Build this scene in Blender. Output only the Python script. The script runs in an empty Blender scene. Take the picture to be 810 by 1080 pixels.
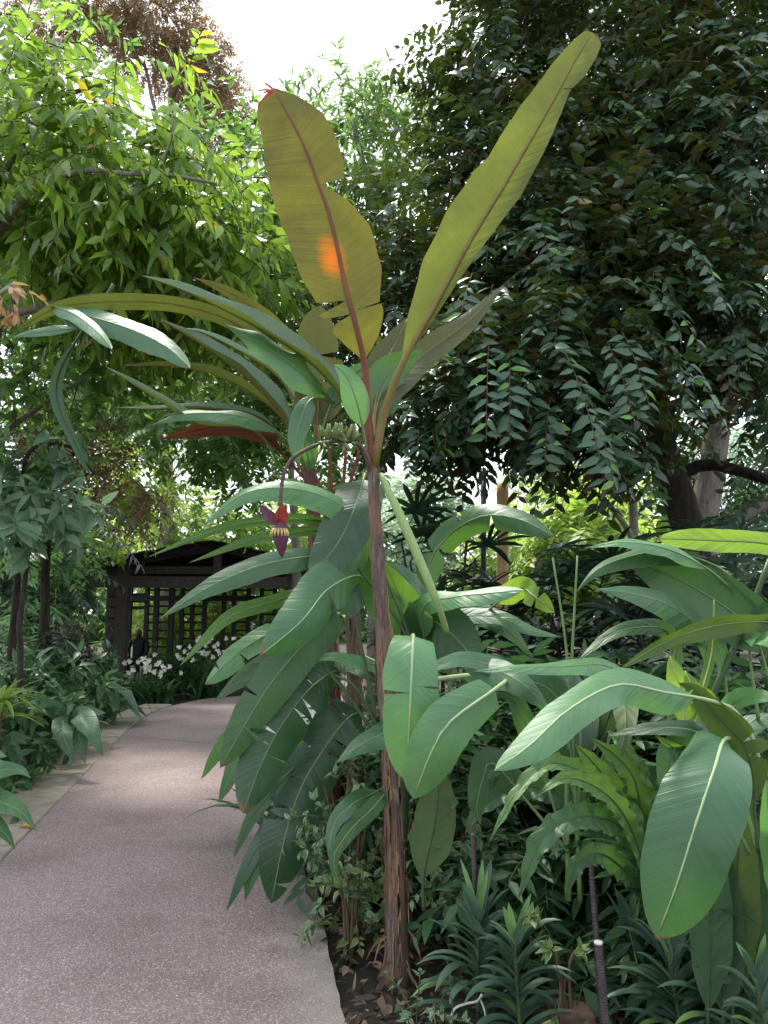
import bpy, math, random
import numpy as np
from mathutils import Vector, Matrix, noise as mnoise

random.seed(7)
RNG = np.random.default_rng(11)
SC = bpy.context.scene
COL = SC.collection

# ------------------------------------------------------------------ camera frame
F = 790.0
PITCH = math.radians(7.8)
CAM = Vector((0, 0, 1.6))
CT, ST = math.cos(PITCH), math.sin(PITCH)

def P(px, py, Y):
    """world point seen at photo pixel (px, py) at ground distance Y"""
    u, v = (px - 405) / F, (540 - py) / F
    d = Vector((u, CT - v * ST, ST + v * CT))
    return CAM + d * (Y / d.y)

def G(px, py, z=0.0):
    u, v = (px - 405) / F, (540 - py) / F
    d = Vector((u, CT - v * ST, ST + v * CT))
    return CAM + d * ((z - CAM.z) / d.z)

# ------------------------------------------------------------------ object helpers
def link(o, parent=None):
    COL.objects.link(o)
    if parent is not None:
        o.parent = parent
        o.matrix_parent_inverse = Matrix.Translation(-parent.location)
    return o

def tag(o, label=None, cat=None, group=None, kind=None):
    if label: o['label'] = label
    if cat: o['category'] = cat
    if group: o['group'] = group
    if kind: o['kind'] = kind
    return o

def thing(name, loc, label, cat, group=None):
    o = bpy.data.objects.new(name, None)
    o.empty_display_size = 0.1
    o.location = loc
    COL.objects.link(o)
    return tag(o, label, cat, group)

class MB:
    def __init__(s):
        s.v, s.f, s.uv = [], [], []
    def vert(s, p, uv=(0, 0)):
        s.v.append(tuple(p)); s.uv.append(uv); return len(s.v) - 1
    def face(s, *i):
        s.f.append(tuple(i))
    def box(s, c, size, rot=None):
        c = Vector(c); hx, hy, hz = size[0] / 2, size[1] / 2, size[2] / 2
        b = len(s.v)
        for dx in (-1, 1):
            for dy in (-1, 1):
                for dz in (-1, 1):
                    p = Vector((dx * hx, dy * hy, dz * hz))
                    if rot is not None: p = rot @ p
                    s.vert(c + p, (dx * hx + dy * hy, dz * hz))
        for q in ((0, 1, 3, 2), (4, 6, 7, 5), (0, 4, 5, 1), (2, 3, 7, 6), (0, 2, 6, 4), (1, 5, 7, 3)):
            s.face(*[b + i for i in q])
    def beam(s, p0, p1, w, h):
        """rectangular bar from p0 to p1, width w (horizontal), height h"""
        p0, p1 = Vector(p0), Vector(p1)
        t = (p1 - p0); L = t.length; t.normalize()
        ref = Vector((0, 0, 1)) if abs(t.z) < 0.95 else Vector((0, 1, 0))
        a = t.cross(ref).normalized(); b = a.cross(t).normalized()
        R = Matrix((t, a, b)).transposed()
        s.box((p0 + p1) / 2, (L, w, h), R)
    def tube(s, pts, radii, sides=8, cap=True, jitter=0.0, vscale=1.0):
        pts = [Vector(p) for p in pts]
        n = len(pts)
        if not hasattr(radii, '__len__'): radii = [radii] * n
        ref = None; rings = []; L = 0
        for i, p in enumerate(pts):
            t = (pts[min(i + 1, n - 1)] - pts[max(i - 1, 0)]).normalized()
            if ref is None:
                ref = t.cross(Vector((0.3, 0.8, 0.1)))
                if ref.length < 0.1: ref = t.cross(Vector((1, 0, 0)))
                ref.normalize()
            else:
                ref = (ref - t * ref.dot(t))
                if ref.length < 1e-6: ref = t.orthogonal()
                ref.normalize()
            b = t.cross(ref)
            if i: L += (p - pts[i - 1]).length
            ring = []
            for k in range(sides):
                a = 2 * math.pi * k / sides
                r = radii[i] * (1 + (jitter * mnoise.noise(p * 9 + Vector((k * 3.1, 0, 0))) if jitter else 0))
                ring.append(s.vert(p + (ref * math.cos(a) + b * math.sin(a)) * r, (k / sides, L * vscale)))
            rings.append(ring)
        for i in range(n - 1):
            for k in range(sides):
                k2 = (k + 1) % sides
                s.face(rings[i][k], rings[i][k2], rings[i + 1][k2], rings[i + 1][k])
        if cap:
            s.face(*reversed(rings[0])); s.face(*rings[-1])
    def strip(s, p, d, up, L, w, droop=0.3, n=6, fold=0.15, prof=None):
        """a strap leaf that starts at p along d and arches down"""
        p = Vector(p); d = Vector(d).normalized(); up = Vector(up)
        side = d.cross(up)
        if side.length < 1e-4: side = d.orthogonal()
        side.normalize()
        rows = []; cur = p.copy(); dd = d.copy()
        for i in range(n + 1):
            q = i / n
            ww = w * (prof(q) if prof else (0.55 + 0.45 * min(1, q * 4)) * (1 - max(0, (q - 0.55) / 0.45) ** 2.2))
            nn = side.cross(dd).normalized()
            ww = max(ww, w * 0.04)
            rows.append((s.vert(cur - side * ww + nn * fold * ww, (-1, q)), s.vert(cur, (0, q)), s.vert(cur + side * ww + nn * fold * ww, (1, q))))
            cur = cur + dd * (L / n)
            dd = (dd + Vector((0, 0, -1)) * droop * 2.2 / n).normalized()
        for i in range(n):
            a, b = rows[i], rows[i + 1]
            s.face(a[0], a[1], b[1], b[0]); s.face(a[1], a[2], b[2], b[1])
    def mesh(s, name, mat, smooth=True):
        me = bpy.data.meshes.new(name)
        me.from_pydata(s.v, [], s.f)
        uvl = me.uv_layers.new(name='UVMap')
        li = np.empty(len(me.loops), dtype=np.int32); me.loops.foreach_get('vertex_index', li)
        arr = np.array(s.uv, dtype=np.float32)[li]
        uvl.data.foreach_set('uv', arr.ravel())
        if smooth: me.polygons.foreach_set('use_smooth', [True] * len(me.polygons))
        me.materials.append(mat)
        me.update()
        return me
    def build(s, name, mat, parent=None, smooth=True):
        return link(bpy.data.objects.new(name, s.mesh(name, mat, smooth)), parent)

def catmull(pts, n):
    pts = [Vector(p) for p in pts]
    if len(pts) == 2:
        pts = [pts[0], (pts[0] + pts[1]) / 2, pts[1]]
    ext = [pts[0] * 2 - pts[1]] + pts + [pts[-1] * 2 - pts[-2]]
    dense = []
    for i in range(1, len(ext) - 2):
        p0, p1, p2, p3 = ext[i - 1:i + 3]
        for k in range(24):
            t = k / 24
            dense.append(0.5 * ((2 * p1) + (p2 - p0) * t + (2 * p0 - 5 * p1 + 4 * p2 - p3) * t * t + (3 * p1 - p0 - 3 * p2 + p3) * t ** 3))
    dense.append(pts[-1])
    d = [0.0]
    for a, b in zip(dense, dense[1:]): d.append(d[-1] + (b - a).length)
    out = []; j = 0
    for i in range(n):
        s = d[-1] * i / (n - 1)
        while j < len(d) - 2 and d[j + 1] < s: j += 1
        q = (s - d[j]) / max(d[j + 1] - d[j], 1e-9)
        out.append(dense[j].lerp(dense[j + 1], min(max(q, 0), 1)))
    return out, d[-1]

# ------------------------------------------------------------------ materials
def newmat(name):
    m = bpy.data.materials.new(name); m.use_nodes = True
    nt = m.node_tree; nt.nodes.clear()
    return m, nt

def N(nt, typ, **kw):
    n = nt.nodes.new(typ)
    for k, v in kw.items():
        if k.startswith('i_'):
            key = k[2:]
            key = int(key) if key.isdigit() else key.replace('_', ' ')
            n.inputs[key].default_value = v
        else: setattr(n, k, v)
    return n

def L(nt, a, b): nt.links.new(a, b)
def rgb(c): return (c[0], c[1], c[2], 1)

def mixc(nt, fac, a, b, blend='MIX'):
    n = nt.nodes.new('ShaderNodeMix'); n.data_type = 'RGBA'; n.blend_type = blend
    for sock, v in ((n.inputs[0], fac), (n.inputs[6], a), (n.inputs[7], b)):
        if hasattr(v, 'is_output'): L(nt, v, sock)
        elif isinstance(v, (int, float)): sock.default_value = v
        else: sock.default_value = rgb(v)
    return n.outputs[2]

def math_(nt, op, a, b=0.0, c=0.0, clamp=False):
    n = nt.nodes.new('ShaderNodeMath'); n.operation = op; n.use_clamp = clamp
    for i, v in enumerate((a, b, c)):
        if hasattr(v, 'is_output'): L(nt, v, n.inputs[i])
        else: n.inputs[i].default_value = v
    return n.outputs[0]

def ramp(nt, fac, stops):
    n = nt.nodes.new('ShaderNodeValToRGB')
    e = n.color_ramp.elements
    while len(e) < len(stops): e.new(0.5)
    for el, (p, c) in zip(e, stops):
        el.position = p; el.color = rgb(c)
    L(nt, fac, n.inputs[0])
    return n.outputs[0]

def leaf_out(nt, col, trans, tf, rough, bump=None, spec=0.5, coat=0.0):
    pr = N(nt, 'ShaderNodeBsdfPrincipled')
    L(nt, col, pr.inputs['Base Color'])
    if hasattr(rough, 'is_output'): L(nt, rough, pr.inputs['Roughness'])
    else: pr.inputs['Roughness'].default_value = rough
    pr.inputs['Specular IOR Level'].default_value = spec
    tr = N(nt, 'ShaderNodeBsdfTranslucent'); L(nt, trans, tr.inputs[0])
    if bump is not None:
        L(nt, bump, pr.inputs['Normal']); L(nt, bump, tr.inputs['Normal'])
    mx = N(nt, 'ShaderNodeMixShader'); mx.inputs[0].default_value = tf
    L(nt, pr.outputs[0], mx.inputs[1]); L(nt, tr.outputs[0], mx.inputs[2])
    o = N(nt, 'ShaderNodeOutputMaterial'); L(nt, mx.outputs[0], o.inputs[0])

def blade_mat(name, upper, under, trans, tf=0.35, rough=0.42, edge=(0.2, 0.13, 0.05), edgew=0.975, patch=None, vary=0.25, vein=0.5, spec=0.5, tipw=.975):
    """banana-like blade: UV.x = -1..1 across, UV.y = metres along"""
    m, nt = newmat(name)
    uv = N(nt, 'ShaderNodeUVMap'); sep = N(nt, 'ShaderNodeSeparateXYZ'); L(nt, uv.outputs[0], sep.inputs[0])
    u, v = sep.outputs[0], sep.outputs[1]
    au = math_(nt, 'ABSOLUTE', u)
    w = math_(nt, 'MULTIPLY_ADD', au, -0.10, v)
    n1 = N(nt, 'ShaderNodeTexNoise', noise_dimensions='1D'); L(nt, w, n1.inputs['W'])
    n1.inputs['Scale'].default_value = 150; n1.inputs['Detail'].default_value = 3
    n2 = N(nt, 'ShaderNodeTexNoise', noise_dimensions='1D'); L(nt, w, n2.inputs['W'])
    n2.inputs['Scale'].default_value = 22; n2.inputs['Detail'].default_value = 2
    tc = N(nt, 'ShaderNodeTexCoord')
    n3 = N(nt, 'ShaderNodeTexNoise'); L(nt, tc.outputs['Object'], n3.inputs['Vector'])
    n3.inputs['Scale'].default_value = 5; n3.inputs['Detail'].default_value = 5; n3.inputs['Roughness'].default_value = 0.65
    n4 = N(nt, 'ShaderNodeTexNoise'); L(nt, tc.outputs['Object'], n4.inputs['Vector'])
    n4.inputs['Scale'].default_value = 70; n4.inputs['Detail'].default_value = 2
    geo = N(nt, 'ShaderNodeNewGeometry'); oi = N(nt, 'ShaderNodeObjectInfo')
    base = mixc(nt, geo.outputs['Backfacing'], upper, under)
    f1 = math_(nt, 'MULTIPLY_ADD', n1.outputs[0], vein * 0.55, 1 - vein * 0.27)
    f2 = math_(nt, 'MULTIPLY_ADD', n3.outputs[0], vary * 2.4, 1 - vary * 1.2)
    f3 = math_(nt, 'MULTIPLY_ADD', oi.outputs['Random'], 0.3, 0.85)
    fac = math_(nt, 'MULTIPLY', math_(nt, 'MULTIPLY', f1, f2), f3)
    comb = N(nt, 'ShaderNodeCombineColor')
    for i in range(3): L(nt, fac, comb.inputs[i])
    base = mixc(nt, 1.0, base, comb.outputs[0], 'MULTIPLY')
    trc = mixc(nt, 1.0, trans, comb.outputs[0], 'MULTIPLY')
    # blemishes: small brown specks and a dry edge
    sp = math_(nt, 'SMOOTH_MIN', 1.0, 1.0, 0.0)
    spk = N(nt, 'ShaderNodeMapRange', clamp=True); L(nt, n4.outputs[0], spk.inputs[0])
    spk.inputs[1].default_value = 0.66; spk.inputs[2].default_value = 0.72
    big = N(nt, 'ShaderNodeMapRange', clamp=True); L(nt, n3.outputs[0], big.inputs[0])
    big.inputs[1].default_value = 0.46; big.inputs[2].default_value = 0.6
    spot = math_(nt, 'MULTIPLY', math_(nt, 'MULTIPLY', spk.outputs[0], big.outputs[0]), 0.6)
    ed = N(nt, 'ShaderNodeMapRange', clamp=True)
    L(nt, math_(nt, 'ADD', au, math_(nt, 'MULTIPLY_ADD', n3.outputs[0], 0.06, -0.035)), ed.inputs[0])
    ed.inputs[1].default_value = edgew; ed.inputs[2].default_value = edgew + 0.03
    base = mixc(nt, ed.outputs[0], base, edge); trc = mixc(nt, ed.outputs[0], trc, edge)
    alg = N(nt, 'ShaderNodeAttribute', attribute_name='along')
    tipv = math_(nt, 'ADD', alg.outputs['Fac'], math_(nt, 'MULTIPLY_ADD', n3.outputs[0], 0.16, -0.08))
    tipv = math_(nt, 'ADD', tipv, math_(nt, 'MULTIPLY_ADD', au, 0.03, math_(nt, 'MULTIPLY_ADD', oi.outputs['Random'], 0.07, -0.05)))
    tip = N(nt, 'ShaderNodeMapRange', clamp=True); L(nt, tipv, tip.inputs[0]); tip.inputs[1].default_value = tipw; tip.inputs[2].default_value = tipw + .025
    mk = math_(nt, 'MAXIMUM', spot, tip.outputs[0])
    base = mixc(nt, mk, base, (0.15, 0.09, 0.04)); trc = mixc(nt, mk, trc, (0.12, 0.06, 0.02))
    if patch:
        (pu, pv, ru, rv, pc) = patch
        a = math_(nt, 'DIVIDE', math_(nt, 'SUBTRACT', u, pu), ru)
        b = math_(nt, 'DIVIDE', math_(nt, 'SUBTRACT', v, pv), rv)
        d = math_(nt, 'SQRT', math_(nt, 'ADD', math_(nt, 'MULTIPLY', a, a), math_(nt, 'MULTIPLY', b, b)))
        d = math_(nt, 'ADD', d, math_(nt, 'MULTIPLY_ADD', n3.outputs[0], 1.8, -0.9))
        d = math_(nt, 'ADD', d, math_(nt, 'MULTIPLY_ADD', n1.outputs[0], 1.4, -0.7))
        mr = N(nt, 'ShaderNodeMapRange', clamp=True); L(nt, d, mr.inputs[0])
        mr.inputs[1].default_value = 1.15; mr.inputs[2].default_value = 0.2
        base = mixc(nt, mr.outputs[0], base, pc); trc = mixc(nt, mr.outputs[0], trc, pc)
    h = math_(nt, 'ADD', math_(nt, 'MULTIPLY', n1.outputs[0], 0.18), math_(nt, 'MULTIPLY', n2.outputs[0], 0.6))
    bp = N(nt, 'ShaderNodeBump'); bp.inputs['Strength'].default_value = 0.45; bp.inputs['Distance'].default_value = 0.016
    L(nt, h, bp.inputs['Height'])
    rg = math_(nt, 'MULTIPLY_ADD', n3.outputs[0], 0.25, rough - 0.1)
    rg = math_(nt, 'MULTIPLY_ADD', geo.outputs['Backfacing'], 0.18, rg)
    leaf_out(nt, base, trc, tf, rg, bp.outputs[0], spec)
    return m

def foliage_mat(name, stops, trans, tf=0.35, rough=0.45, margin=None, rib=None, spec=0.5):
    """small leaves: each leaf island its own colour"""
    m, nt = newmat(name)
    geo = N(nt, 'ShaderNodeNewGeometry')
    col = ramp(nt, geo.outputs['Random Per Island'], stops)
    tcol = mixc(nt, 0.5, trans, mixc(nt, 1.0, col, (3.0, 3.0, 3.0), 'MULTIPLY'))
    uv = N(nt, 'ShaderNodeUVMap'); sep = N(nt, 'ShaderNodeSeparateXYZ'); L(nt, uv.outputs[0], sep.inputs[0])
    au = math_(nt, 'ABSOLUTE', sep.outputs[0])
    if margin:
        mr = N(nt, 'ShaderNodeMapRange', clamp=True); L(nt, au, mr.inputs[0])
        mr.inputs[1].default_value = 0.55; mr.inputs[2].default_value = 0.8
        col = mixc(nt, mr.outputs[0], col, margin)
    if rib:
        mr = N(nt, 'ShaderNodeMapRange', clamp=True); L(nt, au, mr.inputs[0])
        mr.inputs[1].default_value = 0.10; mr.inputs[2].default_value = 0.03
        col = mixc(nt, math_(nt, 'MULTIPLY', mr.outputs[0], 0.8), col, rib)
    leaf_out(nt, col, tcol, tf, rough, None, spec)
    return m

def solid_mat(name, c1, c2, scale=6, rough=0.8, bump=0.3, stretch=(1, 1, 1), detail=6, spec=0.3, c3=None):
    m, nt = newmat(name)
    tc = N(nt, 'ShaderNodeTexCoord'); mp = N(nt, 'ShaderNodeMapping'); L(nt, tc.outputs['Object'], mp.inputs[0])
    mp.inputs['Scale'].default_value = stretch
    n = N(nt, 'ShaderNodeTexNoise'); L(nt, mp.outputs[0], n.inputs['Vector'])
    n.inputs['Scale'].default_value = scale; n.inputs['Detail'].default_value = detail; n.inputs['Roughness'].default_value = 0.65
    st = [(0.3, c1), (0.7, c2)] if c3 is None else [(0.28, c1), (0.52, c2), (0.75, c3)]
    col = ramp(nt, n.outputs[0], st)
    pr = N(nt, 'ShaderNodeBsdfPrincipled'); L(nt, col, pr.inputs['Base Color'])
    pr.inputs['Roughness'].default_value = rough; pr.inputs['Specular IOR Level'].default_value = spec
    bp = N(nt, 'ShaderNodeBump'); bp.inputs['Strength'].default_value = bump; bp.inputs['Distance'].default_value = 0.02
    L(nt, n.outputs[0], bp.inputs['Height']); L(nt, bp.outputs[0], pr.inputs['Normal'])
    o = N(nt, 'ShaderNodeOutputMaterial'); L(nt, pr.outputs[0], o.inputs[0])
    return m

# ------------------------------------------------------------------ big blades
def prof_banana(q):
    return math.sin(min(q / 0.16, 1) * math.pi / 2) ** 0.8 * max(1 - max(0, (q - 0.5) / 0.5) ** 3.0, 0) ** 0.75
def prof_lance(q):
    return math.sin(min(q / 0.34, 1) * math.pi / 2) ** 0.85 * max(1 - max(0, (q - 0.36) / 0.64) ** 2.1, 0)
def prof_spoon(q):      # wide towards the tip, round end
    return (0.62 + 0.38 * min(q / 0.45, 1)) * min(1, q / 0.04) ** 0.5 * max(1 - max(0, (q - 0.55) / 0.45) ** 2.6, 0) ** 0.72
def prof_cut(q):        # torn square end
    return math.sin(min(q / 0.22, 1) * math.pi / 2) ** 0.9 * (1 - 0.55 * max(0, (q - 0.45) / 0.55) ** 2)
def prof_taper(q):      # long taper to the tip (upright leaf, narrow blunt end)
    return math.sin(min(q / 0.42, 1) * math.pi / 2) ** 1.1 * (1 - 0.62 * max(0, (q - 0.5) / 0.5) ** 1.7) * max(1 - max(0, (q - 0.94) / 0.06) ** 3, 0.3)
def prof_wavy(q):
    return (0.5 + 0.5 * min(q / 0.3, 1)) * max(1 - max(0, (q - 0.5) / 0.5) ** 2.4, 0)
def prof_heart(q):
    return math.sin(min(q / 0.2, 1) * math.pi / 2) ** 0.6 * max(1 - max(0, (q - 0.22) / 0.78) ** 1.6, 0)
PROF = dict(banana=prof_banana, lance=prof_lance, spoon=prof_spoon, cut=prof_cut, taper=prof_taper, wavy=prof_wavy, heart=prof_heart)

def big_leaf(parent, pts, w, mat, ribmat, t0=0.08, prof='banana', roll=0.0, fold=8.0, droop=0.15, wave=0.05, wf=3.0,
             tears=(), rtears=0, wa=1.0, wb=1.0, flip=False, rib=(2.1, 0.8), label=None, n=44, nc=6, name='leaf', ruffle=0.0, tab=None, pix=True):
    """one blade with its midrib as child. pts: (px, py, Y) base to tip; w: half width in pixels at the leaf's distance."""
    rnd = random.Random(int(pts[0][0] * 13 + pts[-1][1] * 7 + pts[-1][0]) if pix else random.randint(0, 10 ** 6))
    wp = [P(*p) for p in pts] if pix else [Vector(p) for p in pts]
    C, length = catmull(wp, n * 2)
    meanY = sum(p[2] for p in pts) / len(pts) if pix else 1
    W = w * meanY / F if pix else w
    nn = len(C)
    if isinstance(t0, int):            # blade starts at this control point
        t0 = min(range(nn), key=lambda i: (C[i] - wp[t0]).length_squared) / (nn - 1)
    T = [(C[min(i + 1, nn - 1)] - C[max(i - 1, 0)]).normalized() for i in range(nn)]
    S = []
    for i in range(nn):
        V = (C[i] - CAM).normalized() if pix else Vector((0, 0, -1))
        s = V.cross(T[i])
        if s.length < 0.15 and S: s = S[-1] - T[i] * S[-1].dot(T[i])
        s.normalize()
        if S and s.dot(S[-1]) < 0: s = -s
        S.append(s)
    # light smoothing of the side vectors
    for _ in range(3):
        S = [(S[max(i - 1, 0)] + S[i] * 2 + S[min(i + 1, nn - 1)]).normalized() for i in range(nn)]
    S = [(s - t * s.dot(t)).normalized() for s, t in zip(S, T)]
    r0, r1 = roll if isinstance(roll, tuple) else (roll, roll)
    SS, NN = [], []
    if pix and abs(r0) + abs(r1) >= 30:
        best = []
        for sg in (1, -1):
            z = 0.0
            for i in range(int(t0 * nn), nn, 4):
                a = math.radians(sg * (r0 + (r1 - r0) * i / (nn - 1))); V = C[i] - CAM
                tw = S[i].cross(T[i])
                if tw.dot(V) > 0: tw = -tw
                nv = (S[i] * math.cos(a) + tw * math.sin(a)).cross(T[i])
                if nv.dot(V) > 0: nv = -nv
                z += nv.z
            best.append((z, sg))
        sg = (min(best) if flip else max(best))[1]
        r0, r1 = r0 * sg, r1 * sg
    for i in range(nn):
        a = math.radians(r0 + (r1 - r0) * i / (nn - 1))
        toward = -( -S[i].cross(T[i]))   # toward = S x T
        V = (C[i] - CAM)
        if toward.dot(V) > 0: toward = -toward
        s = S[i] * math.cos(a) + toward * math.sin(a)
        SS.append(s); NN.append(s.cross(T[i]).normalized())
    if pix: away = sum(NN[i].dot(C[i] - CAM) for i in range(int(t0 * nn), nn)) > 0
    else: away = sum(x.z for x in NN) < 0
    if away != flip:
        NN = [-x for x in NN]; winding = -1
    else: winding = 1
    pf = PROF[prof]
    def samp(arr, t):
        x = min(max(t, 0), 1) * (nn - 1); i = min(int(x), nn - 2); q = x - i
        return arr[i].lerp(arr[i + 1], q)
    mb = MB(); qs = []
    ph = rnd.uniform(0, 6)
    for sgn, key, asym in ((-1, 'a', wa), (1, 'b', wb)):
        cuts = [(t, g) for (k, t, g) in tears if k == key]
        for _ in range(rtears): cuts.append((rnd.uniform(t0 + 0.12, 0.93), rnd.uniform(0.004, 0.02)))
        cuts.sort()
        edges = [(t0, 0.0)] + cuts + [(1.0, 0.0)]
        for si in range(len(edges) - 1):
            (ta, ga), (tb, gb) = edges[si], edges[si + 1]
            if tb - ta < 0.01: continue
            rows = max(4, int(n * (tb - ta) * 1.25))
            dang = rnd.gauss(0, 0.14) if cuts else 0.0
            grid = []
            for j in range(rows + 1):
                f = j / rows; row = []
                for k in range(nc + 1):
                    u = k / nc
                    t = ta + f * (tb - ta)
                    t += ga * u * (1 - f) ** 4 - gb * u * f ** 4
                    q = (t - t0) / (1 - t0)
                    ww = W * asym * pf(min(max(q, 0), 1))
                    if tab:
                        tt = tab[0 if sgn < 0 else 1]
                        qq = min(max(q, 0), 1) if not tears else min(max((ta + f * (tb - ta) - t0) / (1 - t0), 0), 1)
                        ww = float(np.interp(qq + (1e-4 if f < .5 else -1e-4), [x[0] for x in tt], [x[1] for x in tt])) * meanY / F
                    if ga: ww *= 1 - 0.10 * (1 - f) ** 6
                    if gb: ww *= 1 - 0.10 * f ** 6
                    ww *= 1 + 0.09 * mnoise.noise(Vector((t * 6.5, sgn * 3 + ph, 1.7))) + 0.035 * mnoise.noise(Vector((t * 24, sgn * 5 + ph, 4.2)))
                    c = samp(C, t); s = samp(SS, t).normalized(); nv = samp(NN, t).normalized()
                    fa = math.radians(fold) + dang * u
                    off = math.sin(fa) * u - droop * u * u
                    off += wave * u * u * math.sin(wf * 6.283 * t + ph + sgn * 1.3)
                    off += wave * 0.6 * u * u * mnoise.noise(Vector((t * 9, sgn * 4 + ph, u)))
                    x = u * math.cos(fa)
                    if ruffle:
                        off += ruffle * u ** 2 * math.sin(t * length * 70 + ph) + ruffle * 0.6 * u ** 2 * math.sin(t * length * 131 + ph * 2)
                        x *= 1 + 0.10 * u * math.sin(t * length * 70 + ph + 1)
                    p = c + s * (sgn * ww * x) + nv * (ww * off)
                    row.append(mb.vert(p, (sgn * u, t * length))); qs.append(min(max(q, 0), 1))
                grid.append(row)
            for j in range(rows):
                for k in range(nc):
                    a, b, c2, d = grid[j][k], grid[j][k + 1], grid[j + 1][k + 1], grid[j + 1][k]
                    if (sgn * winding) > 0: mb.face(a, b, c2, d)
                    else: mb.face(d, c2, b, a)
    # make sure the faces' front is the NN side
    me = mb.mesh(name, mat)
    at_ = me.attributes.new('along', 'FLOAT', 'POINT'); at_.data.foreach_set('value', np.array(qs, dtype=np.float32))
    acc = 0.0
    for pl in list(me.polygons)[::17]:
        c = pl.center; i = min(range(0, nn, 4), key=lambda i: (C[i] - c).length_squared)
        acc += pl.normal.dot(NN[i])
    if acc < 0: me.flip_normals()
    lf = link(bpy.data.objects.new(name, me), parent)
    if label: lf['label'] = label
    rm = MB()
    k0, k1 = (rib[0] * meanY / F, rib[1] * meanY / F) if pix else rib
    m = 26
    tp = 0.985
    rad = []
    for i in range(m):
        t = tp * i / (m - 1)
        rad.append(k0 * (1 - 0.35 * t / max(t0, .01)) if t < t0 else k1 * .5 + (k0 * .55 - k1 * .5) * (1 - (t - t0) / (1 - t0)))
    rm.tube([samp(C, tp * i / (m - 1)) - samp(NN, tp * i / (m - 1)) * 0.3 * rad[i] * min(1, max(0, (tp * i / (m - 1) - t0) * 12)) for i in range(m)], rad, 8)
    rm.build('midrib', ribmat, lf)
    return lf

# ------------------------------------------------------------------ bulk small leaves
LANCE_V = np.array([[0, 0, 0], [.28, -.46, 1], [.30, 0, 0], [.28, .46, 1], [.65, -.36, .8], [.67, 0, 0], [.65, .36, .8], [1, 0, 0]])
LANCE_B = np.array([0, .06, .06, .06, .42, .42, .42, 1.0])
LANCE_F = np.array([[0, 1, 2], [0, 2, 3], [1, 5, 2], [1, 4, 5], [2, 5, 6], [2, 6, 3], [4, 7, 5], [5, 7, 6]])
RHOMB_V = np.array([[0, 0, 0], [.42, -.5, 1], [.42, .5, 1], [1, 0, 0]])
RHOMB_B = np.array([0, .2, .2, 1.0])
RHOMB_F = np.array([[0, 1, 3], [0, 3, 2]])

def unit(a):
    return a / np.maximum(np.linalg.norm(a, axis=1, keepdims=True), 1e-9)

def leaves_mesh(name, mat, pos, d, nr, ln, wd, fold=0.12, bend=0.12, shape='lance'):
    pos, d, nr = np.asarray(pos, float), unit(np.asarray(d, float)), np.asarray(nr, float)
    ln, wd = np.asarray(ln, float), np.asarray(wd, float)
    side = unit(np.cross(nr, d)); nr = np.cross(d, side)
    V, B, Fc = (LANCE_V, LANCE_B, LANCE_F) if shape == 'lance' else (RHOMB_V, RHOMB_B, RHOMB_F)
    n, k = len(pos), len(V)
    co = (pos[:, None, :] + d[:, None, :] * (V[None, :, 0:1] * ln[:, None, None])
          + side[:, None, :] * (V[None, :, 1:2] * wd[:, None, None])
          + nr[:, None, :] * (V[None, :, 2:3] * fold * wd[:, None, None] - B[None, :, None] * bend * ln[:, None, None]))
    faces = (Fc[None, :, :] + (np.arange(n) * k)[:, None, None]).reshape(-1, 3)
    me = bpy.data.meshes.new(name)
    me.vertices.add(n * k); me.vertices.foreach_set('co', co.astype(np.float32).ravel())
    nl = faces.size
    me.loops.add(nl); me.loops.foreach_set('vertex_index', faces.astype(np.int32).ravel())
    nf = len(faces)
    me.polygons.add(nf)
    me.polygons.foreach_set('loop_start', np.arange(0, nl, 3, dtype=np.int32))
    uvl = me.uv_layers.new(name='UVMap')
    uvt = np.tile(np.stack([V[:, 1] * 2, V[:, 0]], 1)[None], (n, 1, 1)).reshape(-1, 2)
    uvl.data.foreach_set('uv', uvt[faces.ravel()].astype(np.float32).ravel())
    me.polygons.foreach_set('use_smooth', np.ones(nf, dtype=bool))
    me.materials.append(mat)
    me.update(calc_edges=True)
    return me

def sticks_mesh(name, mat, p0, p1, r0, r1):
    p0, p1 = np.asarray(p0, float), np.asarray(p1, float)
    n = len(p0); t = unit(p1 - p0)
    ref = np.tile(np.array([[0.31, 0.22, 0.93]]), (n, 1))
    a = unit(np.cross(t, ref)); b = np.cross(t, a)
    ang = np.array([0, 2.0944, 4.18879])
    ring = a[:, None, :] * np.cos(ang)[None, :, None] + b[:, None, :] * np.sin(ang)[None, :, None]
    r0 = np.broadcast_to(np.asarray(r0, float), (n,)); r1 = np.broadcast_to(np.asarray(r1, float), (n,))
    co = np.concatenate([p0[:, None, :] + ring * r0[:, None, None], p1[:, None, :] + ring * r1[:, None, None]], 1).reshape(-1, 3)
    q = np.array([[0, 1, 4, 3], [1, 2, 5, 4], [2, 0, 3, 5]])
    faces = (q[None] + (np.arange(n) * 6)[:, None, None]).reshape(-1, 4)
    me = bpy.data.meshes.new(name)
    me.vertices.add(n * 6); me.vertices.foreach_set('co', co.astype(np.float32).ravel())
    me.loops.add(faces.size); me.loops.foreach_set('vertex_index', faces.astype(np.int32).ravel())
    me.polygons.add(len(faces)); me.polygons.foreach_set('loop_start', np.arange(0, faces.size, 4, dtype=np.int32))
    me.polygons.foreach_set('use_smooth', np.ones(len(faces), dtype=bool))
    me.uv_layers.new(name='UVMap')
    me.materials.append(mat); me.update(calc_edges=True)
    return me

def in_ellipsoid(rng, n, c, r, shell=0.0):
    v = unit(rng.normal(size=(n, 3)))
    rad = (shell + (1 - shell) * rng.random(n)) ** (1 / 3 if shell == 0 else 0.6)
    return np.array(c)[None] + v * rad[:, None] * np.array(r)[None], v

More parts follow.
